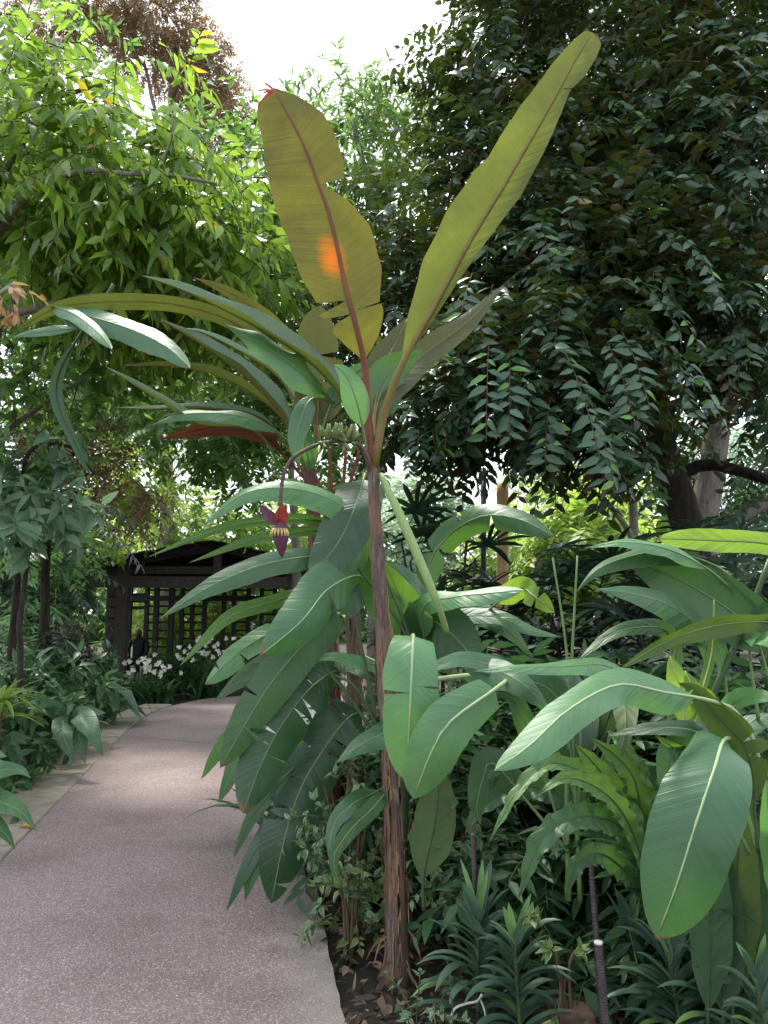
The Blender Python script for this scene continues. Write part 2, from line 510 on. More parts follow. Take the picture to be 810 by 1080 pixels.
def twigs(rng, starts, dirs, Lr, nleaf, lr, wr, droop=0.5, spread=0.9, hang=0.25, whorl=False, njit=0.25, djit=0.22):
    """leafy twigs: returns leaf arrays and twig segments"""
    n = len(starts)
    LL = rng.uniform(Lr[0], Lr[1], n)
    dirs = unit(dirs)
    segs0, segs1 = [], []
    K = 4
    pts = []
    cur = starts.copy(); d = dirs.copy()
    pts.append(cur)
    tang = []
    for k in range(K):
        nxt = cur + d * (LL / K)[:, None]
        segs0.append(cur); segs1.append(nxt); tang.append(d)
        pts.append(nxt); cur = nxt
        d = unit(d + np.array([[0, 0, -1]]) * droop / K * 1.6)
    pts = np.stack(pts, 1); tang = np.stack(tang + [tang[-1]], 1)
    m = nleaf
    if whorl: s = np.clip(1 - rng.random((n, m)) ** 2 * 0.7, 0, 0.999)
    else: s = np.clip((np.arange(m)[None] + 1 + rng.uniform(-.3, .3, (n, m))) / (m + 0.5), 0, 0.999)
    x = s * K; i = np.minimum(x.astype(int), K - 1); f = (x - i)[..., None]
    ar = np.arange(n)[:, None]
    p = pts[ar, i] * (1 - f) + pts[ar, i + 1] * f
    t = tang[ar, i]
    up = np.array([0, 0, 1.0])
    side = np.cross(t, up[None, None]); ns = np.linalg.norm(side, axis=2, keepdims=True)
    rs = rng.normal(size=(n, 1, 3)); rs[..., 2] = 0
    side = np.where(ns < 0.25, rs, side); side /= np.maximum(np.linalg.norm(side, axis=2, keepdims=True), 1e-6)
    if whorl:
        a = rng.uniform(0, 6.283, (n, m, 1)); w2 = np.cross(side, t)
        rad = side * np.cos(a) + w2 * np.sin(a)
        ld = rad * spread + t * 0.5 + np.array([0, 0, -hang])[None, None]
        nr = up[None, None] * 1.0 + t * 0.5 - rad * 0.2
    else:
        sg = np.where(np.arange(m) % 2 == 0, 1.0, -1.0)[None, :, None]
        ld = side * sg * spread + t * 0.55 + np.array([0, 0, -hang])[None, None]
        nr = np.cross(side, t); nr = np.where(nr[..., 2:3] < 0, -nr, nr)
    nr = nr + rng.normal(size=(n, m, 3)) * njit
    ld = ld + rng.normal(size=(n, m, 3)) * djit
    taper = 1.0 - 0.35 * np.abs(s - 0.45)
    ln = rng.uniform(lr[0], lr[1], (n, m)) * taper * np.where(rng.random((n, m)) < .2, rng.uniform(.5, .8, (n, m)), 1.0)
    wd = ln * rng.uniform(wr[0], wr[1], (n, m))
    return (p.reshape(-1, 3), ld.reshape(-1, 3), nr.reshape(-1, 3), ln.ravel(), wd.ravel()), (np.concatenate(segs0), np.concatenate(segs1))

def cat_leaves(lst):
    return tuple(np.concatenate([a[i] for a in lst]) for i in range(5))

def leafy(parent, mat, twigmat, blobs, seed, Lr=(.4, .7), nleaf=12, lr=(.09, .13), wr=(.35, .42), droop=0.5, spread=0.9, hang=0.25,
          whorl=False, down=0.3, shape='lance', bend=0.12, twr=(0.004, 0.0018), shell=0.35, name='crown', njit=0.25, outw=0.8, bare=False):
    """fills ellipsoids (centre, radii, number of twigs) with leafy twigs: a 'crown' part with a 'twigs' sub-part"""
    rng = np.random.default_rng(seed)
    LV, A, B = [], [], []
    for c, r, n in blobs:
        st, v = in_ellipsoid(rng, n, c, r, shell)
        d = v * outw + rng.normal(size=(n, 3)) * 0.5 + np.array([[0, 0, -down]])
        lv, (a, b) = twigs(rng, st, d, Lr, nleaf, lr, wr, droop, spread, hang, whorl, njit)
        LV.append(lv); A.append(a); B.append(b)
    o = link(bpy.data.objects.new(name, leaves_mesh(name, mat, *cat_leaves(LV), bend=bend, shape=shape)), parent)
    if twigmat is not None:
        link(bpy.data.objects.new('twigs', sticks_mesh('twigs', twigmat, np.concatenate(A), np.concatenate(B), twr[0], twr[1])), o)
    return o

def limb(mb, pts, r0, r1, n=14, sides=9, jitter=0.25, wob=0.0):
    C, _ = catmull(pts, n)
    if wob: C = [p + Vector((mnoise.noise(p * 2.3), mnoise.noise(p * 2.3 + Vector((9, 0, 0))), 0)) * wob for p in C]
    mb.tube(C, [r0 + (r1 - r0) * (i / (n - 1)) for i in range(n)], sides, jitter=jitter)
    return C

# ================================================================== render settings, world, sun
cam_d = bpy.data.cameras.new('camera'); cam_o = bpy.data.objects.new('camera', cam_d); COL.objects.link(cam_o)
cam_d.sensor_width = 36; cam_d.lens = 36 * F / 1080; cam_d.clip_start = 0.05; cam_d.clip_end = 600
cam_o.location = CAM; cam_o.rotation_euler = (math.pi / 2 + PITCH, 0, 0)
SC.camera = cam_o
SC.view_settings.view_transform = 'Standard'; SC.view_settings.look = 'None'
SC.view_settings.exposure = 1.9; SC.view_settings.gamma = 1.0
SC.cycles.use_denoising = True
SC.cycles.max_bounces = 8; SC.cycles.diffuse_bounces = 4; SC.cycles.glossy_bounces = 3; SC.cycles.transmission_bounces = 5
SC.cycles.sample_clamp_indirect = 6

SUN_EL, SUN_AZ = math.radians(60), math.radians(-22)    # azimuth from +Y, towards -X: sun ahead-left, high
W = bpy.data.worlds.new('World'); SC.world = W; W.use_nodes = True
nt = W.node_tree; nt.nodes.clear()
sky = N(nt, 'ShaderNodeTexSky', sky_type='NISHITA'); sky.sun_disc = False
sky.sun_elevation = SUN_EL; sky.sun_rotation = SUN_AZ
sky.air_density = 1.5; sky.dust_density = 4.0
hs = N(nt, 'ShaderNodeHueSaturation'); hs.inputs['Saturation'].default_value = 0.45
L(nt, sky.outputs[0], hs.inputs['Color'])
cloud = mixc(nt, 0.6, hs.outputs[0], (9.2, 9.9, 11.0))
bg = N(nt, 'ShaderNodeBackground'); bg.inputs[1].default_value = 0.065; L(nt, cloud, bg.inputs[0])
wo = N(nt, 'ShaderNodeOutputWorld'); L(nt, bg.outputs[0], wo.inputs[0])

sd = bpy.data.lights.new('sun', 'SUN'); sd.energy = 2.0; sd.angle = math.radians(12); sd.color = (1, 0.95, 0.86)
so = bpy.data.objects.new('sun', sd); COL.objects.link(so)
sdir = Vector((math.sin(SUN_AZ) * math.cos(SUN_EL), math.cos(SUN_AZ) * math.cos(SUN_EL), math.sin(SUN_EL)))
so.rotation_euler = (-sdir).to_track_quat('-Z', 'Y').to_euler()

# ================================================================== materials
M = {}
M['teal'] = blade_mat('leaf_green', (0.042, 0.125, 0.052), (0.075, 0.165, 0.065), (0.12, 0.29, 0.035), 0.24, 0.36, edge=(0.22, 0.32, 0.16), edgew=0.985, spec=0.6)
M['arch'] = blade_mat('leaf_arching', (0.085, 0.175, 0.10), (0.08, 0.10, 0.032), (0.15, 0.19, 0.025), 0.28, 0.36, spec=0.6)
M['pale'] = blade_mat('leaf_pale_green', (0.095, 0.235, 0.095), (0.12, 0.24, 0.10), (0.18, 0.40, 0.05), 0.27, 0.37, edge=(0.36, 0.44, 0.26), edgew=0.985, spec=0.65)
M['dark'] = blade_mat('leaf_dark_green', (0.019, 0.062, 0.025), (0.035, 0.09, 0.036), (0.05, 0.15, 0.02), 0.22, 0.29, edge=(0.10, 0.15, 0.06), edgew=0.985, spec=0.6)
M['mid'] = blade_mat('leaf_mid_green', (0.042, 0.115, 0.042), (0.07, 0.15, 0.055), (0.11, 0.27, 0.03), 0.28, 0.36)
M['bright'] = blade_mat('leaf_bright_green', (0.075, 0.19, 0.035), (0.10, 0.22, 0.04), (0.20, 0.42, 0.03), 0.45, 0.40)
M['lime'] = blade_mat('leaf_lime', (0.12, 0.24, 0.03), (0.15, 0.27, 0.05), (0.30, 0.48, 0.04), 0.45, 0.45, vein=0.8)
M['olive_green'] = blade_mat('leaf_olive_green', (0.05, 0.10, 0.022), (0.07, 0.12, 0.03), (0.10, 0.17, 0.02), 0.32, 0.42)
M['olive'] = blade_mat('leaf_olive', (0.07, 0.085, 0.022), (0.085, 0.095, 0.032), (0.12, 0.135, 0.018), 0.36, 0.45, edge=(0.16, 0.13, 0.03), vary=0.3, vein=0.5)
M['olive_orange'] = blade_mat('leaf_olive_orange', (0.075, 0.078, 0.018), (0.088, 0.085, 0.028), (0.165, 0.165, 0.014), 0.48, 0.5, edge=(0.3, 0.12, 0.02), vary=0.42,
                              patch=(-0.16, 1.10, 0.30, 0.12, (0.70, 0.19, 0.01)), vein=0.5, tipw=1.02)
M['yellowing'] = blade_mat('leaf_yellowing', (0.09, 0.105, 0.02), (0.105, 0.115, 0.035), (0.20, 0.25, 0.02), 0.48, 0.5, edge=(0.28, 0.22, 0.03), vary=0.4, vein=0.5, tipw=1.02)
M['redbrown'] = blade_mat('leaf_red_brown', (0.06, 0.09, 0.04), (0.20, 0.065, 0.03), (0.18, 0.06, 0.02), 0.25, 0.5)
M['nest'] = blade_mat('fern_green', (0.09, 0.20, 0.05), (0.11, 0.22, 0.07), (0.13, 0.26, 0.03), 0.25, 0.38, vary=0.35)
M['nest_dark'] = blade_mat('fern_dark', (0.04, 0.11, 0.04), (0.06, 0.14, 0.05), (0.1, 0.24, 0.03), 0.25, 0.38, vary=0.35)
M['rib_green'] = solid_mat('rib_green', (0.10, 0.17, 0.06), (0.17, 0.26, 0.10), 8, 0.45, 0.1)
M['rib_pale'] = solid_mat('rib_pale', (0.26, 0.36, 0.17), (0.34, 0.44, 0.22), 8, 0.45, 0.1)
M['rib_red'] = solid_mat('rib_red', (0.10, 0.03, 0.02), (0.20, 0.06, 0.022), 7, 0.5, 0.1)
M['rib_yellow'] = solid_mat('rib_yellow', (0.14, 0.10, 0.025), (0.20, 0.15, 0.04), 8, 0.5, 0.1)
M['rib_dark'] = solid_mat('rib_dark', (0.03, 0.055, 0.025), (0.065, 0.11, 0.04), 8, 0.5, 0.1)
M['petiole'] = solid_mat('petiole', (0.20, 0.30, 0.10), (0.30, 0.41, 0.17), 5, 0.45, 0.3, (30, 30, 1.5))
def stem_mat(name):
    m, nt = newmat(name)
    tc = N(nt, 'ShaderNodeTexCoord'); mp = N(nt, 'ShaderNodeMapping'); L(nt, tc.outputs['Object'], mp.inputs[0]); mp.inputs['Scale'].default_value = (22, 22, 1.3)
    a = N(nt, 'ShaderNodeTexNoise'); L(nt, mp.outputs[0], a.inputs['Vector']); a.inputs['Scale'].default_value = 6; a.inputs['Detail'].default_value = 7; a.inputs['Roughness'].default_value = .7
    b = N(nt, 'ShaderNodeTexNoise'); L(nt, tc.outputs['Object'], b.inputs['Vector']); b.inputs['Scale'].default_value = 4.5; b.inputs['Detail'].default_value = 5
    red = ramp(nt, a.outputs[0], [(.3, (.08, .042, .03)), (.5, (.24, .135, .09)), (.7, (.42, .28, .19))])
    dark = ramp(nt, a.outputs[0], [(.3, (.05, .03, .028)), (.5, (.15, .10, .085)), (.72, (.36, .28, .22))])
    mr = N(nt, 'ShaderNodeMapRange', clamp=True); L(nt, b.outputs[0], mr.inputs[0]); mr.inputs[1].default_value = .42; mr.inputs[2].default_value = .58
    c = mixc(nt, mr.outputs[0], red, dark)
    pale = N(nt, 'ShaderNodeMapRange', clamp=True); L(nt, b.outputs[0], pale.inputs[0]); pale.inputs[1].default_value = .66; pale.inputs[2].default_value = .72
    c = mixc(nt, math_(nt, 'MULTIPLY', pale.outputs[0], .7), c, (.42, .36, .28))
    pr = N(nt, 'ShaderNodeBsdfPrincipled'); L(nt, c, pr.inputs['Base Color']); pr.inputs['Roughness'].default_value = .75
    bp = N(nt, 'ShaderNodeBump'); bp.inputs['Strength'].default_value = 1; bp.inputs['Distance'].default_value = .02; L(nt, a.outputs[0], bp.inputs['Height']); L(nt, bp.outputs[0], pr.inputs['Normal'])
    o = N(nt, 'ShaderNodeOutputMaterial'); L(nt, pr.outputs[0], o.inputs[0]); return m
M['pseudo'] = stem_mat('pseudostem_bark')
M['pseudo_dark'] = solid_mat('pseudostem_dark', (0.045, 0.02, 0.025), (0.14, 0.06, 0.055), 9, 0.6, 0.8, (10, 10, 1.5), c3=(0.22, 0.12, 0.08))
M['bark_dark'] = solid_mat('bark_dark', (0.02, 0.016, 0.013), (0.07, 0.055, 0.045), 7, 0.95, 1.0, (3, 3, 1))
M['bark_grey'] = solid_mat('bark_grey', (0.13, 0.11, 0.09), (0.30, 0.27, 0.23), 6, 0.95, 1.0, (4, 4, 1.2))
M['bark_pale'] = solid_mat('bark_pale', (0.16, 0.17, 0.11), (0.34, 0.34, 0.24), 6, 0.9, 0.8, (2, 2, 4))
M['twig'] = solid_mat('twig', (0.06, 0.04, 0.025), (0.13, 0.09, 0.05), 20, 0.8, 0.2)
M['twig_green'] = solid_mat('twig_green', (0.04, 0.065, 0.03), (0.09, 0.13, 0.05), 20, 0.6, 0.2)
M['wood'] = solid_mat('weathered_wood_shaded', (0.012, 0.010, 0.010), (0.035, 0.029, 0.029), 5, 0.8, 0.5, (1, 1, 6))  # pavilion timber, shade of roof and interior put into a darker colour
M['wood_lit'] = solid_mat('weathered_wood_lit', (0.045, 0.038, 0.037), (0.115, 0.097, 0.092), 5, 0.8, 0.5, (6, 6, 1))  # same timber, light on the front members painted in as a brighter tone
M['bract'] = solid_mat('bract_purple', (0.06, 0.016, 0.035), (0.13, 0.04, 0.07), 12, 0.4, 0.2, (8, 8, 1))
M['bract_red'] = solid_mat('bract_red', (0.28, 0.03, 0.025), (0.45, 0.09, 0.04), 12, 0.4, 0.2)
M['floret'] = solid_mat('floret_cream', (0.45, 0.32, 0.12), (0.6, 0.46, 0.2), 20, 0.5, 0.2)
M['fruit'] = solid_mat('fruit_green', (0.10, 0.15, 0.05), (0.2, 0.26, 0.10), 14, 0.5, 0.2)
M['stalk'] = solid_mat('fruit_stalk', (0.05, 0.03, 0.03), (0.16, 0.11, 0.09), 20, 0.7, 0.4)
M['rust'] = solid_mat('rebar_steel', (0.03, 0.022, 0.028), (0.085, 0.06, 0.065), 25, 0.55, 0.4, spec=0.6)
M['white_cable'] = solid_mat('pale_root', (0.5, 0.48, 0.42), (0.7, 0.68, 0.62), 20, 0.5, 0.2)
M['black'] = solid_mat('black_pipe', (0.01, 0.01, 0.012), (0.025, 0.025, 0.03), 10, 0.5, 0.1)
M['bamboo'] = solid_mat('bamboo_post', (0.35, 0.22, 0.09), (0.5, 0.34, 0.15), 5, 0.6, 0.2, (6, 6, 1))
M['rock'] = solid_mat('brown_rock', (0.06, 0.04, 0.03), (0.2, 0.13, 0.09), 9, 0.9, 1.0)
M['petal'] = solid_mat('petal_white', (0.72, 0.72, 0.64), (0.85, 0.84, 0.76), 12, 0.5, 0.1)
M['cloth'] = solid_mat('dark_cloth', (0.006, 0.006, 0.009), (0.014, 0.014, 0.02), 10, 0.85, 0.1)
M['skin'] = solid_mat('skin', (0.10, 0.05, 0.04), (0.15, 0.08, 0.06), 10, 0.6, 0.05)
M['dry'] = solid_mat('dry_sheath', (0.20, 0.11, 0.055), (0.42, 0.28, 0.15), 9, 0.85, 0.6, (16, 16, 1.2))

# ================================================================== the setting
def ground_material():
    m, nt = newmat('soil')
    tc = N(nt, 'ShaderNodeTexCoord')
    n1 = N(nt, 'ShaderNodeTexNoise'); L(nt, tc.outputs['Object'], n1.inputs['Vector']); n1.inputs['Scale'].default_value = 14; n1.inputs['Detail'].default_value = 9; n1.inputs['Roughness'].default_value = 0.7
    n2 = N(nt, 'ShaderNodeTexNoise'); L(nt, tc.outputs['Object'], n2.inputs['Vector']); n2.inputs['Scale'].default_value = 0.6; n2.inputs['Detail'].default_value = 4
    c = ramp(nt, n1.outputs[0], [(0.3, (0.014, 0.010, 0.009)), (0.6, (0.05, 0.037, 0.030)), (0.8, (0.13, 0.10, 0.08))])
    c = mixc(nt, math_(nt, 'MULTIPLY', n2.outputs[0], 0.5), c, (0.03, 0.04, 0.015))
    pr = N(nt, 'ShaderNodeBsdfPrincipled'); L(nt, c, pr.inputs['Base Color']); pr.inputs['Roughness'].default_value = 0.95
    bp = N(nt, 'ShaderNodeBump'); bp.inputs['Strength'].default_value = 1; bp.inputs['Distance'].default_value = 0.03
    L(nt, n1.outputs[0], bp.inputs['Height']); L(nt, bp.outputs[0], pr.inputs['Normal'])
    o = N(nt, 'ShaderNodeOutputMaterial'); L(nt, pr.outputs[0], o.inputs[0])
    return m

def path_material():
    m, nt = newmat('washed_aggregate')
    tc = N(nt, 'ShaderNodeTexCoord')
    vo = N(nt, 'ShaderNodeTexVoronoi'); L(nt, tc.outputs['Object'], vo.inputs['Vector']); vo.inputs['Scale'].default_value = 130
    sepc = N(nt, 'ShaderNodeSeparateColor'); L(nt, vo.outputs['Color'], sepc.inputs[0])
    c = ramp(nt, sepc.outputs[0], [(0.0, (0.26, 0.186, 0.184)), (0.35, (0.325, 0.238, 0.234)), (0.62, (0.37, 0.279, 0.274)), (0.84, (0.43, 0.345, 0.332)), (0.96, (0.60, 0.54, 0.51))])
    c = mixc(nt, math_(nt, 'MULTIPLY', vo.outputs['Distance'], 0.75, clamp=True), c, (0.13, 0.10, 0.10))
    n2 = N(nt, 'ShaderNodeTexNoise'); L(nt, tc.outputs['Object'], n2.inputs['Vector']); n2.inputs['Scale'].default_value = 1.3; n2.inputs['Detail'].default_value = 5
    st = ramp(nt, n2.outputs[0], [(0.28, (0.75, 0.74, 0.72)), (0.5, (0.97, 0.96, 0.95)), (0.7, (1.10, 1.08, 1.08))])
    c = mixc(nt, 1.0, c, st, 'MULTIPLY')
    n3 = N(nt, 'ShaderNodeTexNoise'); L(nt, tc.outputs['Object'], n3.inputs['Vector']); n3.inputs['Scale'].default_value = 7; n3.inputs['Detail'].default_value = 6
    dirt = N(nt, 'ShaderNodeMapRange', clamp=True); L(nt, n3.outputs[0], dirt.inputs[0]); dirt.inputs[1].default_value = 0.58; dirt.inputs[2].default_value = 0.75
    c = mixc(nt, math_(nt, 'MULTIPLY', dirt.outputs[0], 0.35), c, (0.12, 0.10, 0.085))
    uvn = N(nt, 'ShaderNodeUVMap'); su = N(nt, 'ShaderNodeSeparateXYZ'); L(nt, uvn.outputs[0], su.inputs[0])
    eb = N(nt, 'ShaderNodeMapRange', clamp=True); L(nt, math_(nt, 'ADD', su.outputs[0], math_(nt, 'MULTIPLY_ADD', n3.outputs[0], 0.14, -0.07)), eb.inputs[0])
    eb.inputs[1].default_value = 0.86; eb.inputs[2].default_value = 0.96
    c = mixc(nt, math_(nt, 'MULTIPLY', eb.outputs[0], 0.55), c, (0.30, 0.275, 0.24))
    pr = N(nt, 'ShaderNodeBsdfPrincipled'); L(nt, c, pr.inputs['Base Color']); pr.inputs['Roughness'].default_value = 0.72
    pr.inputs['Specular IOR Level'].default_value = 0.35
    bp = N(nt, 'ShaderNodeBump'); bp.inputs['Strength'].default_value = 0.5; bp.inputs['Distance'].default_value = 0.006
    L(nt, math_(nt, 'SUBTRACT', 1.0, vo.outputs['Distance']), bp.inputs['Height']); L(nt, bp.outputs[0], pr.inputs['Normal'])
    o = N(nt, 'ShaderNodeOutputMaterial'); L(nt, pr.outputs[0], o.inputs[0])
    return m

def kerb_material():
    m, nt = newmat('kerb_concrete')
    tc = N(nt, 'ShaderNodeTexCoord')
    n1 = N(nt, 'ShaderNodeTexNoise'); L(nt, tc.outputs['Object'], n1.inputs['Vector']); n1.inputs['Scale'].default_value = 5; n1.inputs['Detail'].default_value = 8; n1.inputs['Roughness'].default_value = 0.7
    n2 = N(nt, 'ShaderNodeTexNoise'); L(nt, tc.outputs['Object'], n2.inputs['Vector']); n2.inputs['Scale'].default_value = 120; n2.inputs['Detail'].default_value = 3
    c = ramp(nt, n1.outputs[0], [(0.28, (0.18, 0.155, 0.11)), (0.5, (0.29, 0.25, 0.195)), (0.72, (0.36, 0.315, 0.265))])
    g = math_(nt, 'MULTIPLY_ADD', n2.outputs[0], 0.7, 0.65)
    cc = N(nt, 'ShaderNodeCombineColor'); [L(nt, g, cc.inputs[i]) for i in range(3)]
    c = mixc(nt, 1.0, c, cc.outputs[0], 'MULTIPLY')
    pr = N(nt, 'ShaderNodeBsdfPrincipled'); L(nt, c, pr.inputs['Base Color']); pr.inputs['Roughness'].default_value = 0.85
    bp = N(nt, 'ShaderNodeBump'); bp.inputs['Strength'].default_value = 0.4; bp.inputs['Distance'].default_value = 0.005
    L(nt, n2.outputs[0], bp.inputs['Height']); L(nt, bp.outputs[0], pr.inputs['Normal'])
    o = N(nt, 'ShaderNodeOutputMaterial'); L(nt, pr.outputs[0], o.inputs[0])
    return m

def axis(lo, hi, fine_lo, fine_hi, fine, coarse):
    a = list(np.arange(lo, fine_lo, coarse)) + list(np.arange(fine_lo, fine_hi, fine)) + list(np.arange(fine_hi, hi + coarse, coarse))
    return a
xs = axis(-160, 160, -8, 6, 0.16, 14); ys = axis(-40, 240, 0, 16, 0.16, 14)
gm = MB()
for y in ys:
    for x in xs:
        near = -8 <= x <= 6 and 0 <= y <= 16
        z = -0.055 + (0.03 * mnoise.noise(Vector((x * 1.7, y * 1.7, 0))) + 0.02 * mnoise.noise(Vector((x * 6, y * 6, 3))) if near else 0)
        gm.vert((x, y, z), (x, y))
nx = len(xs)
for j in range(len(ys) - 1):
    for i in range(nx - 1):
        a = j * nx + i; gm.face(a, a + 1, a + nx + 1, a + nx)
tag(gm.build('ground', ground_material()), kind='structure')

# path outline on the ground
l0, l1 = G(0, 910), G(130, 775)
ldir = (l1 - l0).normalized()
left = [l0 - ldir * 6.5, l0, l1, G(165, 750), G(200, 740), G(232, 735.5), G(290, 733), G(360, 732)]
r0, r1 = G(365, 1080), G(318, 905)
rdir = (r1 - r0).normalized()
right = [r0 - rdir * 4.5, r0, G(345, 990), r1, G(303, 845), G(297, 800), G(305, 772), G(325, 757), G(365, 750)]
NP = 160
LC, _ = catmull(left, NP); RC, _ = catmull(right, NP)
pm = MB(); grid = []
for i in range(NP):
    row = []
    for k in range(13):
        p = LC[i].lerp(RC[i], k / 12); p.z = 0.0
        if k == 12: p.x += 0.03 * mnoise.noise(Vector((p.y * 4, 1, 0))) + 0.012 * mnoise.noise(Vector((p.y * 17, 5, 0)))
        row.append(pm.vert(p, (k / 12, p.y)))
    grid.append(row)
for i in range(NP - 1):
    for k in range(12): pm.face(grid[i][k], grid[i][k + 1], grid[i + 1][k + 1], grid[i + 1][k])
for k, sgn in ((0, -1), (12, 1)):       # slab sides, slightly rough
    low = []
    for i in range(NP):
        p = Vector(pm.v[grid[i][k]]); p.z = -0.12; low.append(pm.vert(p, (p.x, p.y)))
    for i in range(NP - 1):
        a, b = grid[i][k], grid[i + 1][k]
        (pm.face(a, b, low[i + 1], low[i]) if sgn < 0 else pm.face(b, a, low[i], low[i + 1]))
tag(pm.build('path', path_material(), smooth=False), kind='structure')

# kerb slabs along the left edge (chamfered, with joints)
km = MB()
k_in = [l0 - ldir * 5, l0, l1, G(158, 752), G(185, 742)]
KC, klen = catmull(k_in, 200)
k_out_w = 0.50
pos = 0.0; step = klen / 199
slab = 0.60; i = 0
while True:
    a = int(i * slab / step) ; b = int((i + 1) * slab / step)
    if b >= 199: break
    pa, pb = KC[a], KC[b]
    t = (pb - pa).normalized(); nrm = Vector((-t.y, t.x, 0))
    g = 0.012; ch = 0.012; dz = random.uniform(-0.004, 0.005)
    A, B = pa + t * g - nrm * -0.012, pb - t * g - nrm * -0.012
    wv = k_out_w
    top = [A + nrm * ch + t * ch, B + nrm * ch - t * ch, B + nrm * (wv - ch) - t * ch, A + nrm * (wv - ch) + t * ch]
    out = [A, B, B + nrm * wv, A + nrm * wv]
    vt = [km.vert((p.x, p.y, 0.006 + dz)) for p in top]; vo_ = [km.vert((p.x, p.y, -0.004 + dz)) for p in out]; vb = [km.vert((p.x, p.y, -0.14)) for p in out]
    km.face(*vt)
    for q in range(4):
        q2 = (q + 1) % 4
        km.face(vo_[q], vo_[q2], vt[q2], vt[q]); km.face(vb[q], vb[q2], vo_[q2], vo_[q])
    i += 1
tag(km.build('kerb', kerb_material(), smooth=False), kind='structure')
# thin saw-cut joints across the path
jm = MB()
for (pa, pb) in (((128, 776), (296, 792)), ((196, 748), (300, 752))):
    a, b = G(*pa), G(*pb); t = (b - a).normalized(); n = Vector((-t.y, t.x, 0)) * 0.004
    q = [jm.vert((p.x, p.y, 0.004)) for p in (a - n, b - n, b + n, a + n)]; jm.face(*q)
tag(jm.build('path_joint', M['bark_dark'], smooth=False), kind='structure')

# ================================================================== banana clump
def pseudostem(t, pts, radii, mat, strips=26, seed=1, name='pseudostem'):
    rnd = random.Random(seed)
    C, ln = catmull([P(*p) if len(p) == 3 and p[0] > 20 else Vector(p) for p in pts], 46)
    m = len(C)
    rr = []
    for i in range(m):
        x = i / (m - 1) * (len(radii) - 1); k = min(int(x), len(radii) - 2)
        r = radii[k] + (radii[k + 1] - radii[k]) * (x - k)
        # overlapping sheath edges make small steps
        rr.append(r * (1 + 0.10 * ((i * 0.37 + seed) % 1.0) - 0.04 + 0.06 * mnoise.noise(Vector((i * 0.4, seed, 0)))))
    mb = MB(); mb.tube(C, rr, 18, jitter=0.16)
    st = mb.build(name, mat, t)
    # peeling dry sheath fibres
    sb = MB()
    for _ in range(strips):
        i = int(rnd.uniform(0.0, 0.86) ** 1.3 * (m - 6)); a = rnd.uniform(0, 6.283)
        out = Vector((math.cos(a), math.sin(a), 0)); side = Vector((-math.sin(a), math.cos(a), 0))
        n = rnd.randint(9, 22); w = rnd.uniform(0.002, 0.008); peel = rnd.uniform(0.0, 0.022)
        prev = None; up = rnd.random() < 0.55
        for k in range(n + 1):
            j = min(max(i + (k if up else -k) // 2 + (n // 2 if not up else 0), 0), m - 1); q = k / n
            p = C[j] + out * (rr[j] * 1.05 + peel * q ** 2) + side * rnd.uniform(-.003, .003) + Vector((0, 0, (k % 2) * ln / m * 0.5 * (1 if up else -1)))
            ww = w * (1 - q * 0.85)
            cur = (sb.vert(p - side * ww), sb.vert(p + side * ww + out * 0.003))
            if prev: sb.face(prev[0], prev[1], cur[1], cur[0])
            prev = cur
    sb.build('dry_sheath', M['dry'], st)
    return st

baseA = G(417, 1026)
YA = baseA.y
ban = thing('banana_plant', baseA, 'tall banana plant with peeling brown stem and two upright olive leaves', 'banana plant', 'banana plants in the clump')
pseudostem(ban, [(baseA.x, baseA.y, -0.08), (418, 1000, YA), (416, 900, YA), (411, 790, YA), (405, 680, YA), (398, 580, YA), (393, 500, YA), (391, 470, YA)],
           [0.064, 0.050, 0.043, 0.039, 0.040, 0.036, 0.029, 0.022], M['pseudo'], 34, 3)
# root fibres and dead sheath at the foot
fb = MB(); rnd = random.Random(5)
for _ in range(18):
    a = rnd.uniform(0, 6.28); d = Vector((math.cos(a), math.sin(a), 0))
    fb.strip(baseA + d * 0.05 + Vector((0, 0, rnd.uniform(0.02, 0.22))), d * 0.5 + Vector((0, 0, rnd.uniform(-1.0, 0.3))), Vector((-d.y, d.x, 0)), rnd.uniform(0.06, 0.16), rnd.uniform(0.003, 0.008), 0.7, 4)
fb.build('dry_foot', M['dry'], ban)

A = dict(parent=ban)
YU = YA - 0.05
# upright pair
big_leaf(ban, [(392, 492, YA), (388, 440, YA), (385, 388, YA), (376, 346, YU), (365, 306, YU), (356, 262, YU), (346, 222, YU), (338, 200, YU), (318, 148, YU), (289, 94, YU + .05)], 56, M['olive_orange'], M['rib_red'], t0=0.255, prof='cut',
         roll=0, fold=6, droop=0.1, wave=0.05, wf=4, tab=([(0, 1), (.06, 18), (.12, 29), (.15, 27), (.19, 38), (.31, 50), (.53, 58), (.75, 53), (.94, 33), (.985, 25), (1, 12)], [(0, 1), (.07, 24), (.14, 36), (.28, 46), (.43, 41), (.52, 27), (.6, 6), (.6001, 36), (.68, 41), (.83, 37), (.94, 21), (1, 3)]),
         tears=(('b', 0.255 + .745 * .60, 0.003), ('a', 0.255 + .745 * .20, 0.014), ('a', 0.255 + .745 * .15, 0.008), ('b', 0.255 + .745 * .16, .003)), rib=(6, 1.8), n=70,
         label='left upright olive leaf with an orange patch and a torn red tip', flip=True)
